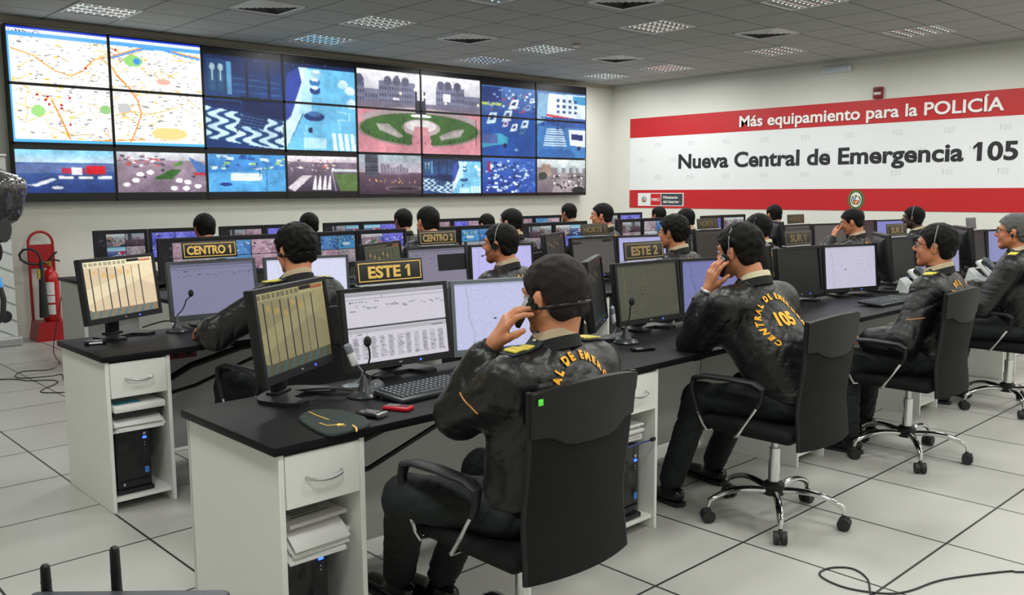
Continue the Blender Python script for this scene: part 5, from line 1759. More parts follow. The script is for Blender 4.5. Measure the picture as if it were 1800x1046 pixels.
CH = [(-.71, -.05, 0, 'nearest black office chair, cut by the bottom edge, with a green dot on its back'), (.97, .06, 0, 'black mesh office chair under the second man holding a phone'), (2.34, .04, 0, 'black office chair with full chrome base under the man with glasses'),
      (3.92, .03, 0, 'black office chair at the right edge under the grey-haired man'),
      (-.42, 1.82, 5, 'black chair of the back-turned man in the second row'), (1.08, 1.83, 0, 'black chair of the man with headset microphone in the second row'), (2.8, 1.83, 0, 'black chair of the curly-haired man in the second row'), (3.98, 1.83, 0, 'black chair behind the second man of the front row'),
      (5.66, 1.83, 0, 'black chair of the man touching his nose'), (7.05, 1.83, 0, 'black chair of the dark-skinned man with headset'),
      (1.95, 3.66, 0, 'black chair left in the third row'), (2.9, 3.66, 0, 'black chair second in the third row'), (4.12, 3.66, 0, 'black chair of the man in profile in the third row'), (5.5, 3.66, 0, 'black chair fourth in the third row'), (7.3, 3.66, 0, 'black chair at the right of the third row'),
      (.88, 5.52, 0, 'black chair at the left of the last row'), (1.92, 5.52, 0, 'black chair second in the last row'), (3.05, 5.52, 0, 'black chair third in the last row'), (4.3, 5.52, 0, 'black chair fourth in the last row'), (5.62, 5.52, 0, 'black chair fifth in the last row'), (7.45, 5.52, 0, 'black chair at the right of the last row')]
for i, (x, y, r_, lab) in enumerate(CH):
    if i == 0:
        chair0.location = (x, y, 0)
        chair0.rotation_euler = (0, 0, rad(r_))
        chair0['label'] = lab
        chair0['group'] = 'black office chairs at the desks'
    else: copy_tree(chair0, (x, y, 0), rad(r_), lab, 'black office chairs at the desks')
x0_, y0_ = CH[0][0], CH[0][1]
o = G().rbox((0, 0, 0), (.018, .004, .018), .004).build('green_sticker', mat('green sticker', (.12, .85, .06), .5), chair0)
o.location = (-.2, -.278, .925)
# ------------------------------------------------------------ people
V3 = lambda *a: np.array(a, float)
def ik(S, Wr, pole, l1, l2):
    d = Wr-S
    L = min(np.linalg.norm(d), (l1+l2)*.995)
    u = d/np.linalg.norm(d)
    a = (l1*l1-l2*l2+L*L)/(2*L)
    h = math.sqrt(max(l1*l1-a*a, 1e-6))
    p = pole-u*(pole@u)
    p = p/np.linalg.norm(p)
    return S+u*a+p*h, S+u*L
def nrm(v): return v/np.linalg.norm(v)
def rotv(v, ax, a):
    return v*math.cos(a)+np.cross(ax, v)*math.sin(a)+ax*(ax@v)*(1-math.cos(a))
def hand(s, w, d, n, left, curls=(.35, .35, .4, .45), thumb=.5, spread=.1, k=.006):
    """w wrist, d direction of the fingers, n palm side; five separate fingers"""
    d = nrm(d)
    n = nrm(n-d*(n@d))
    t = np.cross(n, d)*(1 if left else -1)
    offs = (.031, .0105, -.0105, -.030)
    lens = ((.042, .025, .021), (.046, .029, .022), (.042, .027, .021), (.033, .021, .019))
    s.cone(w-d*.03, w+d*.01, .026, .027, k=.012, flat=n, fl=.75)
    for i in range(4):
        kn = w+d*(.088-.006*abs(i-1.2))+t*offs[i]
        s.cone(w+d*.012+t*offs[i]*.55, kn, .0145, .0115, k=.012)
        cu = curls[i] if isinstance(curls[i], (list, tuple)) else (curls[i], curls[i]*1.25, curls[i]*.9)
        dd = rotv(d, n, (1 if left else -1)*-spread*(i-1.5)*.5)
        ax = np.cross(dd, n)
        p = kn
        a = 0
        rr = (.0102, .0092, .0084, .0072) if i < 3 else (.0088, .008, .0073, .0064)
        for j in range(3):
            a += cu[j]
            q = p+rotv(dd, nrm(ax), a)*lens[i][j]
            s.cone(p, q, rr[j], rr[j+1], k=.003)
            p = q
    td = nrm(d*.8+t*.55+n*.28)
    b = w+d*.018+t*.018+n*.004
    ax = nrm(np.cross(td, n*.6+d*.6-t*.5))
    q = b+td*.042
    s.cone(b, q, .0165, .013, k=.012)
    a = thumb*.5
    for L, r0, r1 in ((.033, .0125, .0108), (.027, .0108, .0085)):
        p = q
        q = p+rotv(td, ax, a)*L
        s.cone(p, q, r0, r1, k=.004)
        a += thumb*.6
    return s
def fold_noise(seed, amp):
    r = np.random.RandomState(seed)
    ph = r.uniform(0, 6, 12)
    def f(P):
        x, y, z = P[:, 0], P[:, 1], P[:, 2]
        wq = np.sin(x*11+ph[0])+np.sin(y*13+ph[1]+z*6)+.6*np.sin(z*17+ph[2]+x*9)
        q1 = z*52+wq*2.2+x*16+ph[3]
        q2 = z*30-x*34+y*30+wq*1.9+ph[4]
        q3 = z*95+x*44+y*20+wq*3.2+ph[5]
        c1 = 1-np.abs(np.sin(q1))
        c2 = 1-np.abs(np.sin(q2))
        c3 = 1-np.abs(np.sin(q3))
        m_ = .5+.5*np.sin(x*9+z*7+ph[6])
        m2 = .5+.5*np.sin(x*13-z*11+y*8+ph[7])
        return amp*(.55*c1**4*m_+1.0*c2**4*m2+.4*c3**3*(1-m_)-.12)
    return f
LET = {}
def arc_letters():
    """letters of the back print, centred on (0,0), facing +Z in the XY plane"""
    if LET: return LET['a']
    g = []
    word = 'CENTRAL DE EMERGENCIA'
    n = len(word)
    wd = {ch: max([v[0] for v in text_geo(ch, .031, .001, .0016, 'LEFT')[0]] or [.01]) for ch in set(word) if ch != ' '}
    tot = sum(wd.get(ch, .012)+.0045 for ch in word)
    R = .099
    a = tot/R/2
    for ch in word:
        w_ = wd.get(ch, .012)
        a -= (w_/2)/R
        if ch != ' ':
            vs, fs = text_geo(ch, .031, .001, .0016, 'LEFT')
            M = Matrix.Rotation(a, 4, 'Z') @ Matrix.Translation((-w_/2, R, 0))
            g.append(([tuple(M @ Vector(v)) for v in vs], fs))
        a -= (w_/2+.0045)/R
    vs, fs = text_geo('105', .070, .001, .003, 'CENTER')
    g.append(([(x, y-.008, z) for x, y, z in vs], fs))
    LET['a'] = g
    return g
def drape(bvh, pts, o, ex, ey, dr, off):
    """project planar points onto the garment: returns draped vertices"""
    out = []
    for x, y, z in pts:
        p = o+ex*x+ey*y-dr*.3
        h = bvh.ray_cast(p, dr, 1.2)
        if h[0] is None: return None
        out.append(h[0]-dr*(off+max(z, 0)*1.0))
    return out
def person(name_label, pos, rz=0, hc=(0, 0, 1.175), hy=0., hp=0., skin=0, hair=HAIR, near=.006, Lw=(-.16, .38, .80), Rw=(.16, .38, .80), Lp=(-.6, -.3, -1), Rp=(.6, -.3, -1),
           Ld=(.1, 1, -.1), Rd=(-.1, 1, -.1), Ln=(0, 0, -1), Rn=(0, 0, -1), Lc=None, Rc=None, Lk=(-.15, .36, .52), Rk=(.15, .36, .52), La=(-.16, .42, .10), Ra=(.16, .42, .10),
           bulk=1., letters=True, headset=None, glasses=False, epau=False, seed=1, khaki=None, shoes=True, fluff=0., watch=False, pocket=False, mic=False, lz=0):
    t = thing('person', name_label, 'person', (pos[0], pos[1], 0), rad(rz))
    H = Matrix.Translation(hc) @ Euler((rad(hp), 0, rad(hy)), 'XYZ').to_matrix().to_4x4()
    Hr = np.array(H.to_3x3())
    hcv = V3(*hc)
    def hp_(x, y, z): return hcv+Hr @ V3(x, y, z)
    S = V3(hc[0]*.75, hc[1]*.82-.028, hc[2]-.190)
    hip = V3(0, -.055, .55)
    nb = S+V3(0, .005, .056)
    # ---- arms
    arms = {}
    for sd, Wr, pl in ((-1, Lw, Lp), (1, Rw, Rp)):
        Sj = S+V3(sd*.172, .0, -.045)
        E, Wq = ik(Sj, V3(*Wr), V3(*pl), .285, .265)
        arms[sd] = (Sj, E, Wq)
    # ---- body: one continuous surface
    s = SDF()
    s.cone(hip, V3(hip[0]*.5+S[0]*.5, (hip[1]+S[1])/2-.01, .78), .11, .105, k=.05, flat=V3(0, 1, 0), fl=.8)
    s.cone(V3(hip[0]*.5+S[0]*.5, (hip[1]+S[1])/2-.01, .78), S+V3(0, 0, -.08), .105, .12, k=.05, flat=V3(0, 1, 0), fl=.72)
    s.cone(S+V3(-.13, 0, -.03), S+V3(.13, 0, -.03), .05, .05, k=.03)
    s.cone(nb+V3(0, -.005, -.02), hp_(0, -.028, -.045), .062, .058, k=.02)
    for sd in (-1, 1):
        Sj, E, Wq = arms[sd]
        s.cone(Sj, E, .042, .036, k=.03)
        s.cone(E, Wq, .036, .025, k=.02)
        kn, an = (Lk, La) if sd < 0 else (Rk, Ra)
        h0 = hip+V3(sd*.085, .02, -.01)
        s.cone(h0, V3(*kn), .075, .05, k=.03)
        s.cone(V3(*kn), V3(*an), .048, .035, k=.02)
        s.cone(V3(*an)+V3(0, -.02, -.05), V3(*an)+V3(0, .12, -.065), .03, .025, k=.02)
    hand(s, arms[-1][2], V3(*Ld), V3(*Ln), True, **(Lc or {}))
    hand(s, arms[1][2], V3(*Rd), V3(*Rn), False, **(Rc or {}))
    # head
    RR = Hr
    s.ell(hp_(0, -.012, .03), (.077, .096, .084), .02, RR)
    s.ell(hp_(0, .028, -.022), (.057+.004*bulk, .061, .084), .02, RR)
    for sd in (-1, 1):
        s.cone(hp_(sd*.05, .0, -.05), hp_(sd*.022, .064, -.09), .022*bulk, .018, k=.02)
        s.cone(hp_(sd*.042, .06, -.03), hp_(sd*.036, .05, -.05), .018, .018, k=.02)
        s.ell(hp_(sd*.079, -.004, -.010), (.008, .019, .031), .006, RR)
        s.ell(hp_(sd*.083, -.008, .004), (.006, .017, .017), .004, RR)
        s.cone(hp_(sd*.014, .087, .026), hp_(sd*.045, .074, .024), .008, .008, k=.012)
        s.ell(hp_(sd*.031, .094, .006), (.013, .011, .009), .008, RR, sub=True)
    s.cone(hp_(0, .066, -.096), hp_(0, .062, -.1), .019, .017, k=.02)
    s.cone(hp_(0, .086, .016), hp_(0, .106, -.020), .0075, .0115, k=.012)
    s.cone(hp_(-.012, .096, -.026), hp_(.012, .096, -.026), .008, .008, k=.008)
    s.cone(hp_(-.018, .084, -.052), hp_(.018, .084, -.052), .0075, .0075, k=.008)
    s.cone(hp_(-.014, .084, -.064), hp_(.014, .084, -.064), .008, .008, k=.008)
    V, Q = s.mesh(near)
    np_obj('body', V, Q, SKIN[skin], t)
    # eyes and brows
    for sd in (-1, 1):
        ey = G().ell((sd*.031, .078, .006), (.0125, .0125, .0115), 12, 8).build('eye', mat('eye white', (.55, .52, .48), .2), t, M=H)
        G().ell((sd*.031, .0875, .006), (.0055, .0035, .0055), 10, 6).build('iris', mat('dark iris', (.012, .008, .006), .15), ey)
    g = G()
    for sd in (-1, 1): g.tube([(sd*.014, .0965, .024), (sd*.03, .0925, .031), (sd*.046, .0815, .027)], [(.003, .004), (.0035, .005), (.002, .003)], 6, flat=(0, 0, 1))
    g.build('eyebrows', hair, t, M=H)
    # ---- hair
    sh = SDF()
    e = .0105+fluff
    sh.ell(hp_(0, -.014, .032), (.0775+e, .097+e, .085+e*1.15), .02, RR)
    sh.ell(hp_(0, .028, .03), (.062+e*.8, .062+e*.55, .052+e), .02, RR)
    sh.cone(hp_(-.03, -.05, -.04), hp_(.03, -.05, -.04), .045, .045, k=.03)
    yk = [-.2, -.12, -.05, -.035, -.02, .004, .014, .03, .045, .06, .08, .13]
    zk = [-.074, -.074, -.068, -.050, .018, .022, -.012, -.006, .035, .052, .062, .068]
    Hi = np.linalg.inv(np.array(H))
    rs = np.random.RandomState(seed)
    ph = rs.uniform(0, 6, 6)
    def hm(P):
        q = P @ Hi[:3, :3].T+Hi[:3, 3]
        zm = np.interp(q[:, 1], yk, zk)+.0012*np.sin(q[:, 0]*90+ph[0])
        side = (np.abs(q[:, 0]) < .05) & (q[:, 1] < -.02)
        return np.maximum((zm-q[:, 2])*.8, -1)
    def hn(P):
        x, y, z = P[:, 0], P[:, 1], P[:, 2]
        q = P @ Hi[:3, :3].T+Hi[:3, 3]
        ab = q[:, 2]-np.interp(q[:, 1], yk, zk)
        tap = np.clip(.024-ab, 0, .024)*.42*(q[:, 1] < .02)
        return tap+(.0009+fluff*.07)*(np.sin(x*150+ph[1]+3*np.sin(z*60))+np.sin(y*170+ph[2]+3*np.sin(x*70))+np.sin(z*140+ph[3]+2*np.sin(y*90)))
    V, Q = sh.mesh(max(near*.75, .0045), hn, hm)
    np_obj('hair', V, Q, hair, t)
    # ---- jacket
    s = SDF()
    midp = V3((hip[0]+S[0])/2, (hip[1]+S[1])/2-.004, (.57+S[2]-.1)/2)
    bk = 1+.0*bulk
    bulk = bulk*1.05
    s.cone(V3(hip[0], hip[1], .60), midp, .152*bulk, .160*bulk, k=.06, flat=V3(0, 1, 0), fl=.80)
    s.cone(midp, S+V3(0, -.0, -.13), .160*bulk, .172*bulk, k=.06, flat=V3(0, 1, 0), fl=.76)
    s.cone(V3(-.06, hip[1], .585), V3(.06, hip[1], .585), .10*bulk, .10*bulk, k=.03, flat=V3(0, 0, 1), fl=.5)
    s.cone(S+V3(-.15, -.0, -.055), S+V3(.15, -.0, -.055), .078, .078, k=.04)
    for sd in (-1, 1):
        s.cone(S+V3(sd*.05, -.0, .0), S+V3(sd*.165, .0, -.035), .058, .062, k=.04)
    s.cone(nb+V3(0, .0, -.03), nb+V3(0, 0, -.012), .082, .070, k=.03)
    for sd in (-1, 1):
        Sj, E, Wq = arms[sd]
        fd = nrm(Wq-E)
        s.cone(Sj, E, .084*bk, .078, k=.045)
        s.cone(E, E+(Wq-E)*.78, .076, .055, k=.03)
        s.cone(E+(Wq-E)*.45, E+(Wq-E)*.68, .071, .062, k=.03)
    hz_ = max(near*1.25, .008)
    V, Q = s.mesh(hz_, fold_noise(seed, (.0075 if near < .009 else .006)))
    jk = np_obj('jacket', V, Q, SATIN, t)
    bvh = BVHTree.FromPolygons([Vector(v) for v in V], [tuple(q) for q in Q])
    # ribbed cuffs, waistband, collar
    g = G()
    for sd in (-1, 1):
        Sj, E, Wq = arms[sd]
        g.tube([E+(Wq-E)*.76, E+(Wq-E)*.82, E+(Wq-E)*.97], [.048, .043, .036], 16)
    g.build('cuffs', RIB, t)
    def ring(c, ax_, ay_, prof, a0, a1, n, tilt=0., close=False):
        vs, fs = [], []
        k = len(prof)
        for i in range(n+1):
            a = a0+(a1-a0)*i/n
            for dr_, dz in prof:
                vs.append((c[0]+(ax_+dr_)*math.sin(a), c[1]-(ay_+dr_)*math.cos(a), c[2]+dz+tilt*(-(ay_+dr_)*math.cos(a))))
        for i in range(n):
            for q in range(k):
                fs.append((i*k+q, i*k+(q+1) % k, (i+1)*k+(q+1) % k, (i+1)*k+q))
        if not close: fs += [tuple(range(k)), tuple(range(n*k, n*k+k))[::-1]]
        return vs, fs
    slant = -.35
    G().add(*ring(nb+V3(0, .0, -.012), .071, .073, [(-.003, -.02), (-.006, .016), (.0, .022), (.008, .018), (.016, -.02)], -2.7, 2.7, 36, slant)).build('jacket_collar', RIB, t)
    G().add(*ring(nb+V3(0, .0, .004), .062, .065, [(-.003, -.02), (-.004, .026), (.001, .031), (.006, .027), (.014, .0), (.011, -.004), (.003, .0)], -2.55, 2.55, 36, slant)).build('shirt_collar', khaki or KHAKI, t)
    # ---- trousers
    s = SDF()
    s.ell(hip+V3(0, .02, -.02), (.175*bulk, .15, .085), .04)
    for sd, kn, an in ((-1, Lk, La), (1, Rk, Ra)):
        kn, an = V3(*kn), V3(*an)
        h0 = hip+V3(sd*.09, .02, -.005)
        s.cone(h0, kn, .09, .072, k=.04)
        s.cone(kn, an+(kn-an)*.05, .071, .058, k=.03)
    V, Q = s.mesh(max(near*1.3, .009), fold_noise(seed+7, .011))
    np_obj('trousers', V, Q, TROU, t)
    if shoes:
        for an in (La, Ra):
            x, y, z = an
            o_ = z-.1
            s = SDF()
            s.cone((x, y-.045, o_+.05), (x, y+.02, o_+.062), .036, .04, k=.02)
            s.cone((x, y, o_+.04), (x*1.04, y+.165, o_+.034), .04, .033, k=.02, flat=V3(0, 0, 1), fl=.8)
            V, Q = s.mesh(max(near*1.2, .008))
            V[:, 2] = np.maximum(V[:, 2], o_+.012)
            ob = np_obj('shoe', V, Q, LEATH, t)
            sole = [(x+w_*1.0, y+yy) for yy, w_ in ((-.088, .0), (-.075, .03), (-.03, .038), (.05, .037), (.12, .042), (.17, .036), (.2, .015))]
            sole += [(2*x-a, b) for a, b in sole[::-1]]
            G().prism([(a, b) for a, b in sole], max(o_, 0)+.0, o_+.018).build('sole', RUBBER, ob)
    # ---- lettering on the back
    if letters:
        g = G()
        o = Vector((S[0], -.5, S[2]-.108+lz))
        ok = True
        al = arc_letters()
        for vs, fs in al:
            if vs is al[-1][0]:
                g.build('back_lettering', GOLDTH, t, 0)
                g = G()
            d_ = drape(bvh, vs, o, Vector((1, 0, 0)), Vector((0, .0, 1)), Vector((0, 1, 0)), .0045)
            if d_: g.add(d_, fs)
        if g.v: g.build('back_number', GOLDTH, t, 0)
    if epau:
        for sd in (-1, 1):
            Sj = arms[sd][0]
            gb, gy = G(), G()
            base = S+V3(sd*.125, .0, 0)
            o = Vector((base[0], base[1], 2.2))
            def strip(g_, x0, x1, y0, y1, off, n=5):
                vs, fs = [], []
                for i in range(n+1):
                    for j in range(2):
                        x, y = x0+(x1-x0)*i/n, (y0, y1)[j]
                        h = bvh.ray_cast(o+Vector((sd*x, y, 0)), Vector((0, 0, -1)))
                        zz = h[0].z if h[0] is not None else S[2]
                        zz = max(zz, S[2]-.03)
                        vs += [(base[0]+sd*x, base[1]+y, zz+off), (base[0]+sd*x, base[1]+y, zz+off+.004)]
                for i in range(n):
                    q = i*4
                    fs += [(q+1, q+5, q+7, q+3), (q, q+2, q+6, q+4), (q, q+4, q+5, q+1), (q+2, q+3, q+7, q+6)]
                fs += [(0, 1, 3, 2), (n*4, n*4+2, n*4+3, n*4+1)]
                g_.add(vs, fs)
            strip(gb, -.06, .068, -.029, .029, .003)
            for q in range(4): strip(gy, -.02+q*.02, -.003+q*.02, -.024, .024, .0075, 2)
            gb.build('epaulette', mat('epaulette cloth', (.02, .03, .028), .7), t, 30)
            gy.build('rank_bars', YELTH, t, 0)
            h = bvh.ray_cast(o+Vector((sd*-.042, 0, 0)), Vector((0, 0, -1)))
            if h[0] is not None: G().ell((base[0]-sd*.042, base[1], h[0].z+.008), (.006, .006, .004), 10, 6).build('epaulette_button', mat('pale button', (.6, .6, .45), .3), t)
    if pocket:
        Sj, E, Wq = arms[-1]
        c = Sj*.45+E*.55
        out = nrm(V3(-1, -.35, .15))
        pts = []
        ax = nrm(E-Sj)
        b = nrm(np.cross(ax, out))
        for k in range(9):
            p = c+b*(-.04+.01*k)+ax*(-.02+.006*k)+out*.3
            h = bvh.ray_cast(Vector(p), Vector(-out))
            if h[0] is not None: pts.append(h[0]+Vector(out)*.002)
        if len(pts) > 2: G().tube(pts, .0025, 6).build('sleeve_zip', mat('orange zip', rgb(196, 130, 70), .5), t)
    # ---- headset
    if headset:
        g, g2 = G(), G()
        def hl(x, y, z): return (x, y, z)
        if headset == 'over':
            pts = [(.092*math.cos(a)*1.0, -.004, .03+.098*math.sin(a)) for a in (PI*k/18 for k in range(19))]
            pts = [(.09, -.002, -.01)]+pts+[(-.09, -.002, -.01)]
            g.tube([(x, y-.012*max(0, z)*5, z+.002) for x, y, z in pts], [(.0028, .0014)]*len(pts), 8, flat=(0, 1, 0))
            sx_ = -1 if mic else 1
            g2.cyl((sx_*.083, -.002, -.008), (sx_*.098, -.002, -.008), .022, .019, 16)
        else:
            pts = [(.094*math.sin(a), -.004-.112*math.cos(a), -.028+.012*math.cos(a)) for a in (-1.45+2.9*k/18 for k in range(19))]
            g.tube(pts, [(.0045, .0022)]*len(pts), 8, flat=(0, 0, 1))
            g2.cyl((-.084, .0, -.02), (-.096, .0, -.02), .012, .010, 12)
            G().cyl((.084, .0, -.02), (.096, .0, -.02), .012, .010, 12).build('ear_cushion', BLACKP, t, M=H)
        g.build('headset_band', mat('headband grey', (.2, .2, .21), .3) if headset == 'over' else BLACKG, t, M=H)
        g2.build('ear_cushion', BLACKP, t, M=H)
        if mic:
            G().tube([(-.094, .0, -.012), (-.09, .03, -.04), (-.07, .075, -.066), (-.045, .098, -.07)], .0022, 6).ell((-.04, .1, -.07), (.009, .006, .006), 10, 6).build('headset_microphone', BLACKP, t, M=H)
    if glasses:
        g = G()
        for sd in (-1, 1):
            g.tube([(sd*(.032+.021*math.cos(a)), .101-.006*(math.cos(a) > 0)*math.cos(a), .004+.015*math.sin(a)) for a in (2*PI*k/20 for k in range(20))], .0015, 6, closed=True)
            g.tube([(sd*.053, .095, .01), (sd*.078, .06, .012), (sd*.087, .0, .008), (sd*.085, -.03, -.006)], .002, 6)
        g.tube([(-.011, .102, .006), (0, .105, .009), (.011, .102, .006)], .0015, 6)
        g.build('glasses_frame', BLACKG, t, M=H)
    if watch:
        Sj, E, Wq = arms[-1]
        ax = nrm(Wq-E)
        u = nrm(np.cross(ax, V3(0, 0, 1)))
        v = np.cross(ax, u)
        c = E+(Wq-E)*.985+V3(*nrm(V3(*Ld)))*.0
        g = G()
        g.tube([c+u*.031*math.cos(a)+v*.031*math.sin(a) for a in (2*PI*k/20 for k in range(20))], [(.005, .009)]*20, 8, closed=True, flat=tuple(u))
        g.build('watch_bracelet', mat('silver watch', (.75, .75, .76), .3, .8), t)
    return t, arms, H
def held_phone(label, t, arms, side, hd, n, size=(.046, .105, .017), silver=True, shift=(0, 0, 0), face=None):
    """a phone lying in the palm, world placed"""
    R_ = Matrix.Rotation(t.rotation_euler.z, 4, 'Z')
    T = Matrix.Translation(t.location) @ R_
    d = nrm(V3(*hd))
    n = nrm(V3(*n)-d*(V3(*n)@d))
    b = np.cross(n, d)
    c = arms[side][2]+V3(*shift)
    M = Matrix(((b[0], d[0], n[0], c[0]), (b[1], d[1], n[1], c[1]), (b[2], d[2], n[2], c[2]), (0, 0, 0, 1)))
    o = thing('mobile_phone', label, 'phone', (0, 0, 0))
    o.matrix_world = T @ M
    G().rbox((0, 0, 0), size, .006, 3).build('body', BLACKG, o)
    if silver: G().rbox((0, .005, -size[2]/2-.0005), (size[0]*.72, size[1]*.6, .003), .001, 1).build('silver_back', STEEL, o)
    G().rbox((0, size[1]*.38, size[2]/2), (.02, .006, .002), .0008, 1).build('earpiece', STEEL, o)
    return o
FIST = dict(curls=((.5, .7, .5), (.55, .8, .5), (.6, .9, .5), (.7, .9, .6)), thumb=.3)
# -- front row
L1d, L1n = (.12, -.48, .78), (.8, -.5, -.3)
p1, a1, _ = person('man seen from behind at the nearest desk holding a phone to his left ear', (-.71, -.05), 0, hc=(.05, -.085, 1.17), hy=4, hp=-6, skin=0, hair=HAIRB, near=.005,
    Lw=(-.085, .03, 1.035), Lp=(-.05, .5, -.6), Ld=L1d, Ln=L1n, Lc=dict(curls=((.25, .5, .35), (.3, .5, .35), (.35, .55, .4), (.45, .6, .4)), thumb=.25, spread=.15),
    Rw=(.2, .33, .80), Lk=(-.23, .29, .525), La=(-.03, .62, .10), Rk=(.14, .34, .52), Ra=(.07, .50, .10), bulk=1.08, headset='behind', epau=True, seed=3, pocket=True, khaki=KHAKI, mic=False, lz=.03)
L2d, L2n = (-.05, -.33, .9), (.95, -.2, -.1)
p2, a2, _ = person('man in black bomber jacket leaning on his elbow with a phone at his ear', (1.03, .02), -10, hc=(-.114, .225, 1.205), hy=12, hp=-8, skin=0, hair=HAIR, near=.0055, fluff=.004,
    Lw=(-.235, .29, 1.03), Lp=(0, .55, -1), Ld=L2d, Ln=L2n, Lc=dict(curls=((.15, .4, .3), (.2, .4, .35), (.25, .5, .35), (.3, .6, .4)), thumb=.3, spread=.12),
    Rw=(.118, .407, .80), Lk=(-.237, .337, .52), La=(-.308, .44, .10), Rk=(.121, .375, .52), Ra=(.084, .541, .10), headset='over', epau=False, seed=9, khaki=KHAKI2, watch=True, bulk=1.05)
p3, a3, _ = person('man with glasses and headset sitting upright in profile, hand on his lap', (2.43, -.02), 4, hc=(.06, .01, 1.165), hy=10, hp=2, skin=1, hair=HAIR, near=.0055, fluff=.002,
    Lw=(-.20, .30, .645), Lp=(-.5, -.6, -.6), Ld=(.1, 1, -.25), Ln=(.2, -.1, -1), Rw=(.1, .3, .64), Rp=(.5, -.6, -.6), Lk=(-.22, .36, .52), La=(-.21, .34, .10), Rk=(.16, .36, .52), Ra=(.3, .45, .10),
    headset='over', glasses=True, epau=True, seed=14, pocket=True)
p4, a4, _ = person('grey-haired man with glasses at the right edge of the front row', (3.93, .0), 4, hc=(-.0, .05, 1.19), hy=8, hp=0, skin=1, hair=HAIRG, near=.006, bulk=1.1,
    Lw=(-.10, .36, .80), Rw=(.16, .38, .80), headset='behind', glasses=True, epau=True, seed=22)
held_phone('black and silver phone held at the ear of the nearest man', p1, a1, -1, (.15, -.45, .8), (.8, -.5, -.25), shift=(.048, -.078, .10))
held_phone('black phone held at the ear of the man leaning on his elbow', p2, a2, -1, (-.05, -.33, .9), (.95, -.2, -.1), shift=(.02, -.065, .118))
# -- second row
person('back-turned man with headset between two pale map screens in the second row', (-.42, 1.84), 3, hc=(.09, .10, 1.20), hy=4, hp=-6, skin=0, near=.007, fluff=.009, Lw=(-.2, .46, .80), Lp=(-1, -.2, -.5), headset='behind', epau=True, seed=31, letters=False)
person('man with headset microphone turned to the left in the second row', (1.08, 1.85), 14, hc=(-.0, .12, 1.165), hy=10, skin=1, near=.007, headset='over', mic=True, seed=37, letters=True)
person('curly-haired man with headset behind the ESTE 2 sign', (2.8, 1.85), 6, hc=(-.02, .12, 1.17), hy=6, skin=1, near=.008, fluff=.010, headset='over', seed=41)
person('man with headset half hidden by the head of the man leaning on his elbow', (3.98, 1.85), 0, hc=(-.06, .12, 1.155), hy=10, skin=1, near=.009, fluff=.004, headset='over', seed=43, khaki=KHAKI2)
person('man touching his nose in the second row', (5.66, 1.85), 10, hc=(-.02, .14, 1.165), hy=12, hp=-16, skin=1, near=.009, Lw=(-.12, .28, 1.02), Lp=(-.8, .1, -.7), Ld=(.5, .05, .85), Ln=(.5, -.6, 0), Lc=FIST, seed=47)
person('dark-skinned man with headset at the back right', (7.05, 1.85), 4, hc=(-.04, .14, 1.165), hy=10, skin=3, near=.009, headset='over', seed=53, letters=False)
# -- third row
person('man seen from behind left of the CENTRO 2 sign', (1.95, 3.68), -6, hc=(-.02, .14, 1.235), hy=4, skin=0, near=.009, seed=59, letters=False)
person('man facing away above the man with the headset microphone', (2.9, 3.68), 6, hc=(-.01, .14, 1.2), hy=8, skin=0, near=.009, seed=61, letters=False)
person('man in profile behind the NORTE 1 sign', (4.12, 3.68), 22, hc=(.0, .12, 1.23), hy=14, skin=1, near=.009, seed=67, letters=True)
person('man with shaved neck behind the curly-haired man', (5.5, 3.68), -8, hc=(-.02, .14, 1.155), hy=0, skin=0, near=.01, seed=71, letters=False)
person('man seen from behind against the lower red stripe', (7.3, 3.68), -20, hc=(-.02, .14, 1.165), hy=0, skin=0, near=.01, seed=73, letters=False)
# -- last row
person('man seen from behind at the left of the last row', (.88, 5.54), 0, hc=(-.0, .14, 1.17), skin=1, near=.01, seed=79, letters=False, fluff=.004)
person('man second from the left in the last row, behind the back-turned man', (1.92, 5.54), -6, hc=(-.0, .14, 1.16), skin=1, near=.01, seed=83, letters=False)
person('man in the last row left of the man behind the CENTRO 2 sign', (3.05, 5.54), -4, hc=(-.0, .14, 1.17), skin=2, near=.01, seed=89, letters=False, fluff=.004)
person('bowed man in the last row showing only dark hair', (4.3, 5.54), 0, hc=(.0, .2, 1.09), hp=-20, skin=1, near=.01, seed=97, letters=False)
person('man in the last row in front of the pale wall below the last screen', (5.62, 5.54), 0, hc=(-.0, .14, 1.195), skin=2, near=.01, seed=101, letters=False)
person('man at the right of the last row below the ministry plate', (7.45, 5.54), 0, hc=(-.0, .14, 1.12), skin=2, near=.01, seed=103, letters=False, fluff=.003)
# ------------------------------------------------------------ television camera at the left edge
DM = FPX
def view_at(u, v, D):
    d = _F*FPX+_R2*(u-900)-_U2*(v-523)
    return CAM+d*(D/FPX)
o_ = view_at(-95, 420, 2.2)
zt = o_.z
t = thing('camera_pedestal', 'black studio pedestal carrying the video camera beyond the left edge', 'stand', (o_.x, o_.y, 0), rad(-43))
G().lathe([(.26, 0), (.27, .02), (.25, .05), (.08, .09), (.06, .12)], 28).build('base', BLACKP, t)
G().cyl((0, 0, .1), (0, 0, zt-.05), .035).build('column', BLACKP, t)
G().cyl((0, 0, zt-.06), (0, 0, zt-.002), .055).build('pan_head', BLACKP, t)
t = thing('video_camera', 'black professional video camera with plastic rain cover at the left edge', 'camera', (o_.x, o_.y, zt), rad(-43))
zz = 1.51-zt
G().rbox((-.03, 0, .09), (.3, .15, .17), .015).build('body', BLACKP, t)
G().rbox((0, 0, 0), (.3, .15, .125), .03, 3).build('rain_cover', mat('clear crumpled plastic', (.03, .03, .032), .15, bump=1, bscale=22, coat=.5), t, M=TM(.04, -.02, zz-.005, 0, 0, rad(16)))
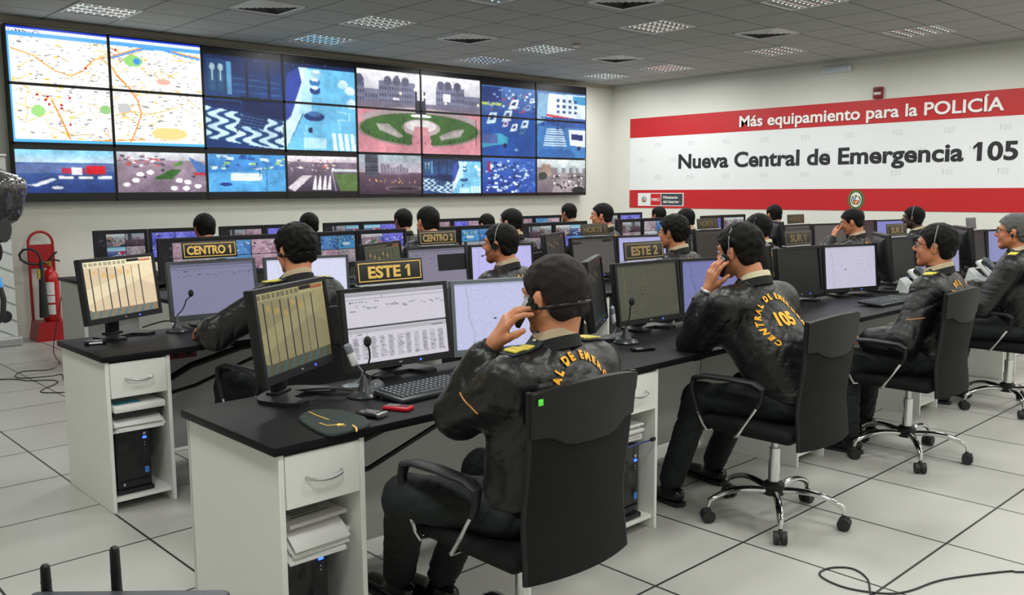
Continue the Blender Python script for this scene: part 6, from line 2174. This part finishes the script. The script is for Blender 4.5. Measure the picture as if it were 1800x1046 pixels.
G().rbox((0, 0, 0), (.016, .03, .085), .006).build('gold_label', mat('brass label', (.2, .14, .05), .35, .6), t, M=TM(.165, -.085, zz-.0, 0, 0, rad(16)))
G().rbox((.14, -.1, zz-.04), (.022, .006, .022), .003).build('white_tag', WHITEP, t)
G().tube([(.12, -.05, zz-.11), (.145, -.05, zz-.11), (.176, -.05, zz-.112)], [.03, .034, .03], 20).build('eyepiece', RUBBER, t)
G().cyl((.1, -.04, zz-.165), (.145, -.04, zz-.165), .024, .028, 20).build('viewfinder_knob', BLACKG, t)
G().cyl((-.18, 0, .09), (-.3, 0, .09), .045, .055, 24).build('lens', BLACKG, t)
pts = [(.1, -.05, zz-.17), (.13, -.05, zz-.205), (.15, -.05, zz-.235), (.16, -.05, zz-.28), (.155, -.05, zz-.325), (.143, -.05, zz-.34), (.13, -.05, zz-.32), (.12, -.05, zz-.27), (.09, -.05, zz-.2)]
G().tube(pts, .0065, 10).build('audio_cable', RUBBER, t)
G().cyl((.149, -.05, zz-.228), (.1545, -.05, zz-.252), .008).build('blue_cable_band', mat('blue tape', rgb(70, 150, 220), .5), t)
# ------------------------------------------------------------ wireless router on a tall stand (lower left corner)
o_ = view_at(222, 1033, 1.1)
zt = o_.z-.034
t = thing('equipment_stand', 'tall black equipment stand below the picture carrying the router', 'stand', (o_.x, o_.y, 0), rad(-43))
G().rbox((.02, -.085, zt-.0155), (.4, .16, .03), .004).build('shelf', WORKTOP, t)
for x in (-.15, .19):
    for y in (-.145, -.025): G().rbox((x, y, (zt-.031)/2), (.03, .03, zt-.031), .003).build('leg', BLACKP, t)
t = thing('wireless_router', 'black wireless router with two upright antennas at the lower left corner', 'router', (o_.x, o_.y, zt), rad(-43))
G().rbox((.01, -.07, .018), (.245, .13, .034), .008, 3).build('housing', mat('router plastic', (.03, .032, .04), .4), t)
for u, v in ((75, 993), (199, 960)):
    q = view_at(u, v, 1.095)-o_
    ax_ = q.x*math.cos(rad(43))-q.y*math.sin(rad(43))
    h = q.z+.034
    G().cyl((ax_, .004, .012), (ax_, .004, h-.006), .0066, .0058, 16).ell((ax_, .004, h-.006), (.0058, .0058, .0055), 16, 8).cyl((ax_, .004, h*.62), (ax_, .004, h*.62+.001), .0066).rbox((ax_, -.0, .018), (.014, .02, .022), .004).build('antenna', BLACKP, t)
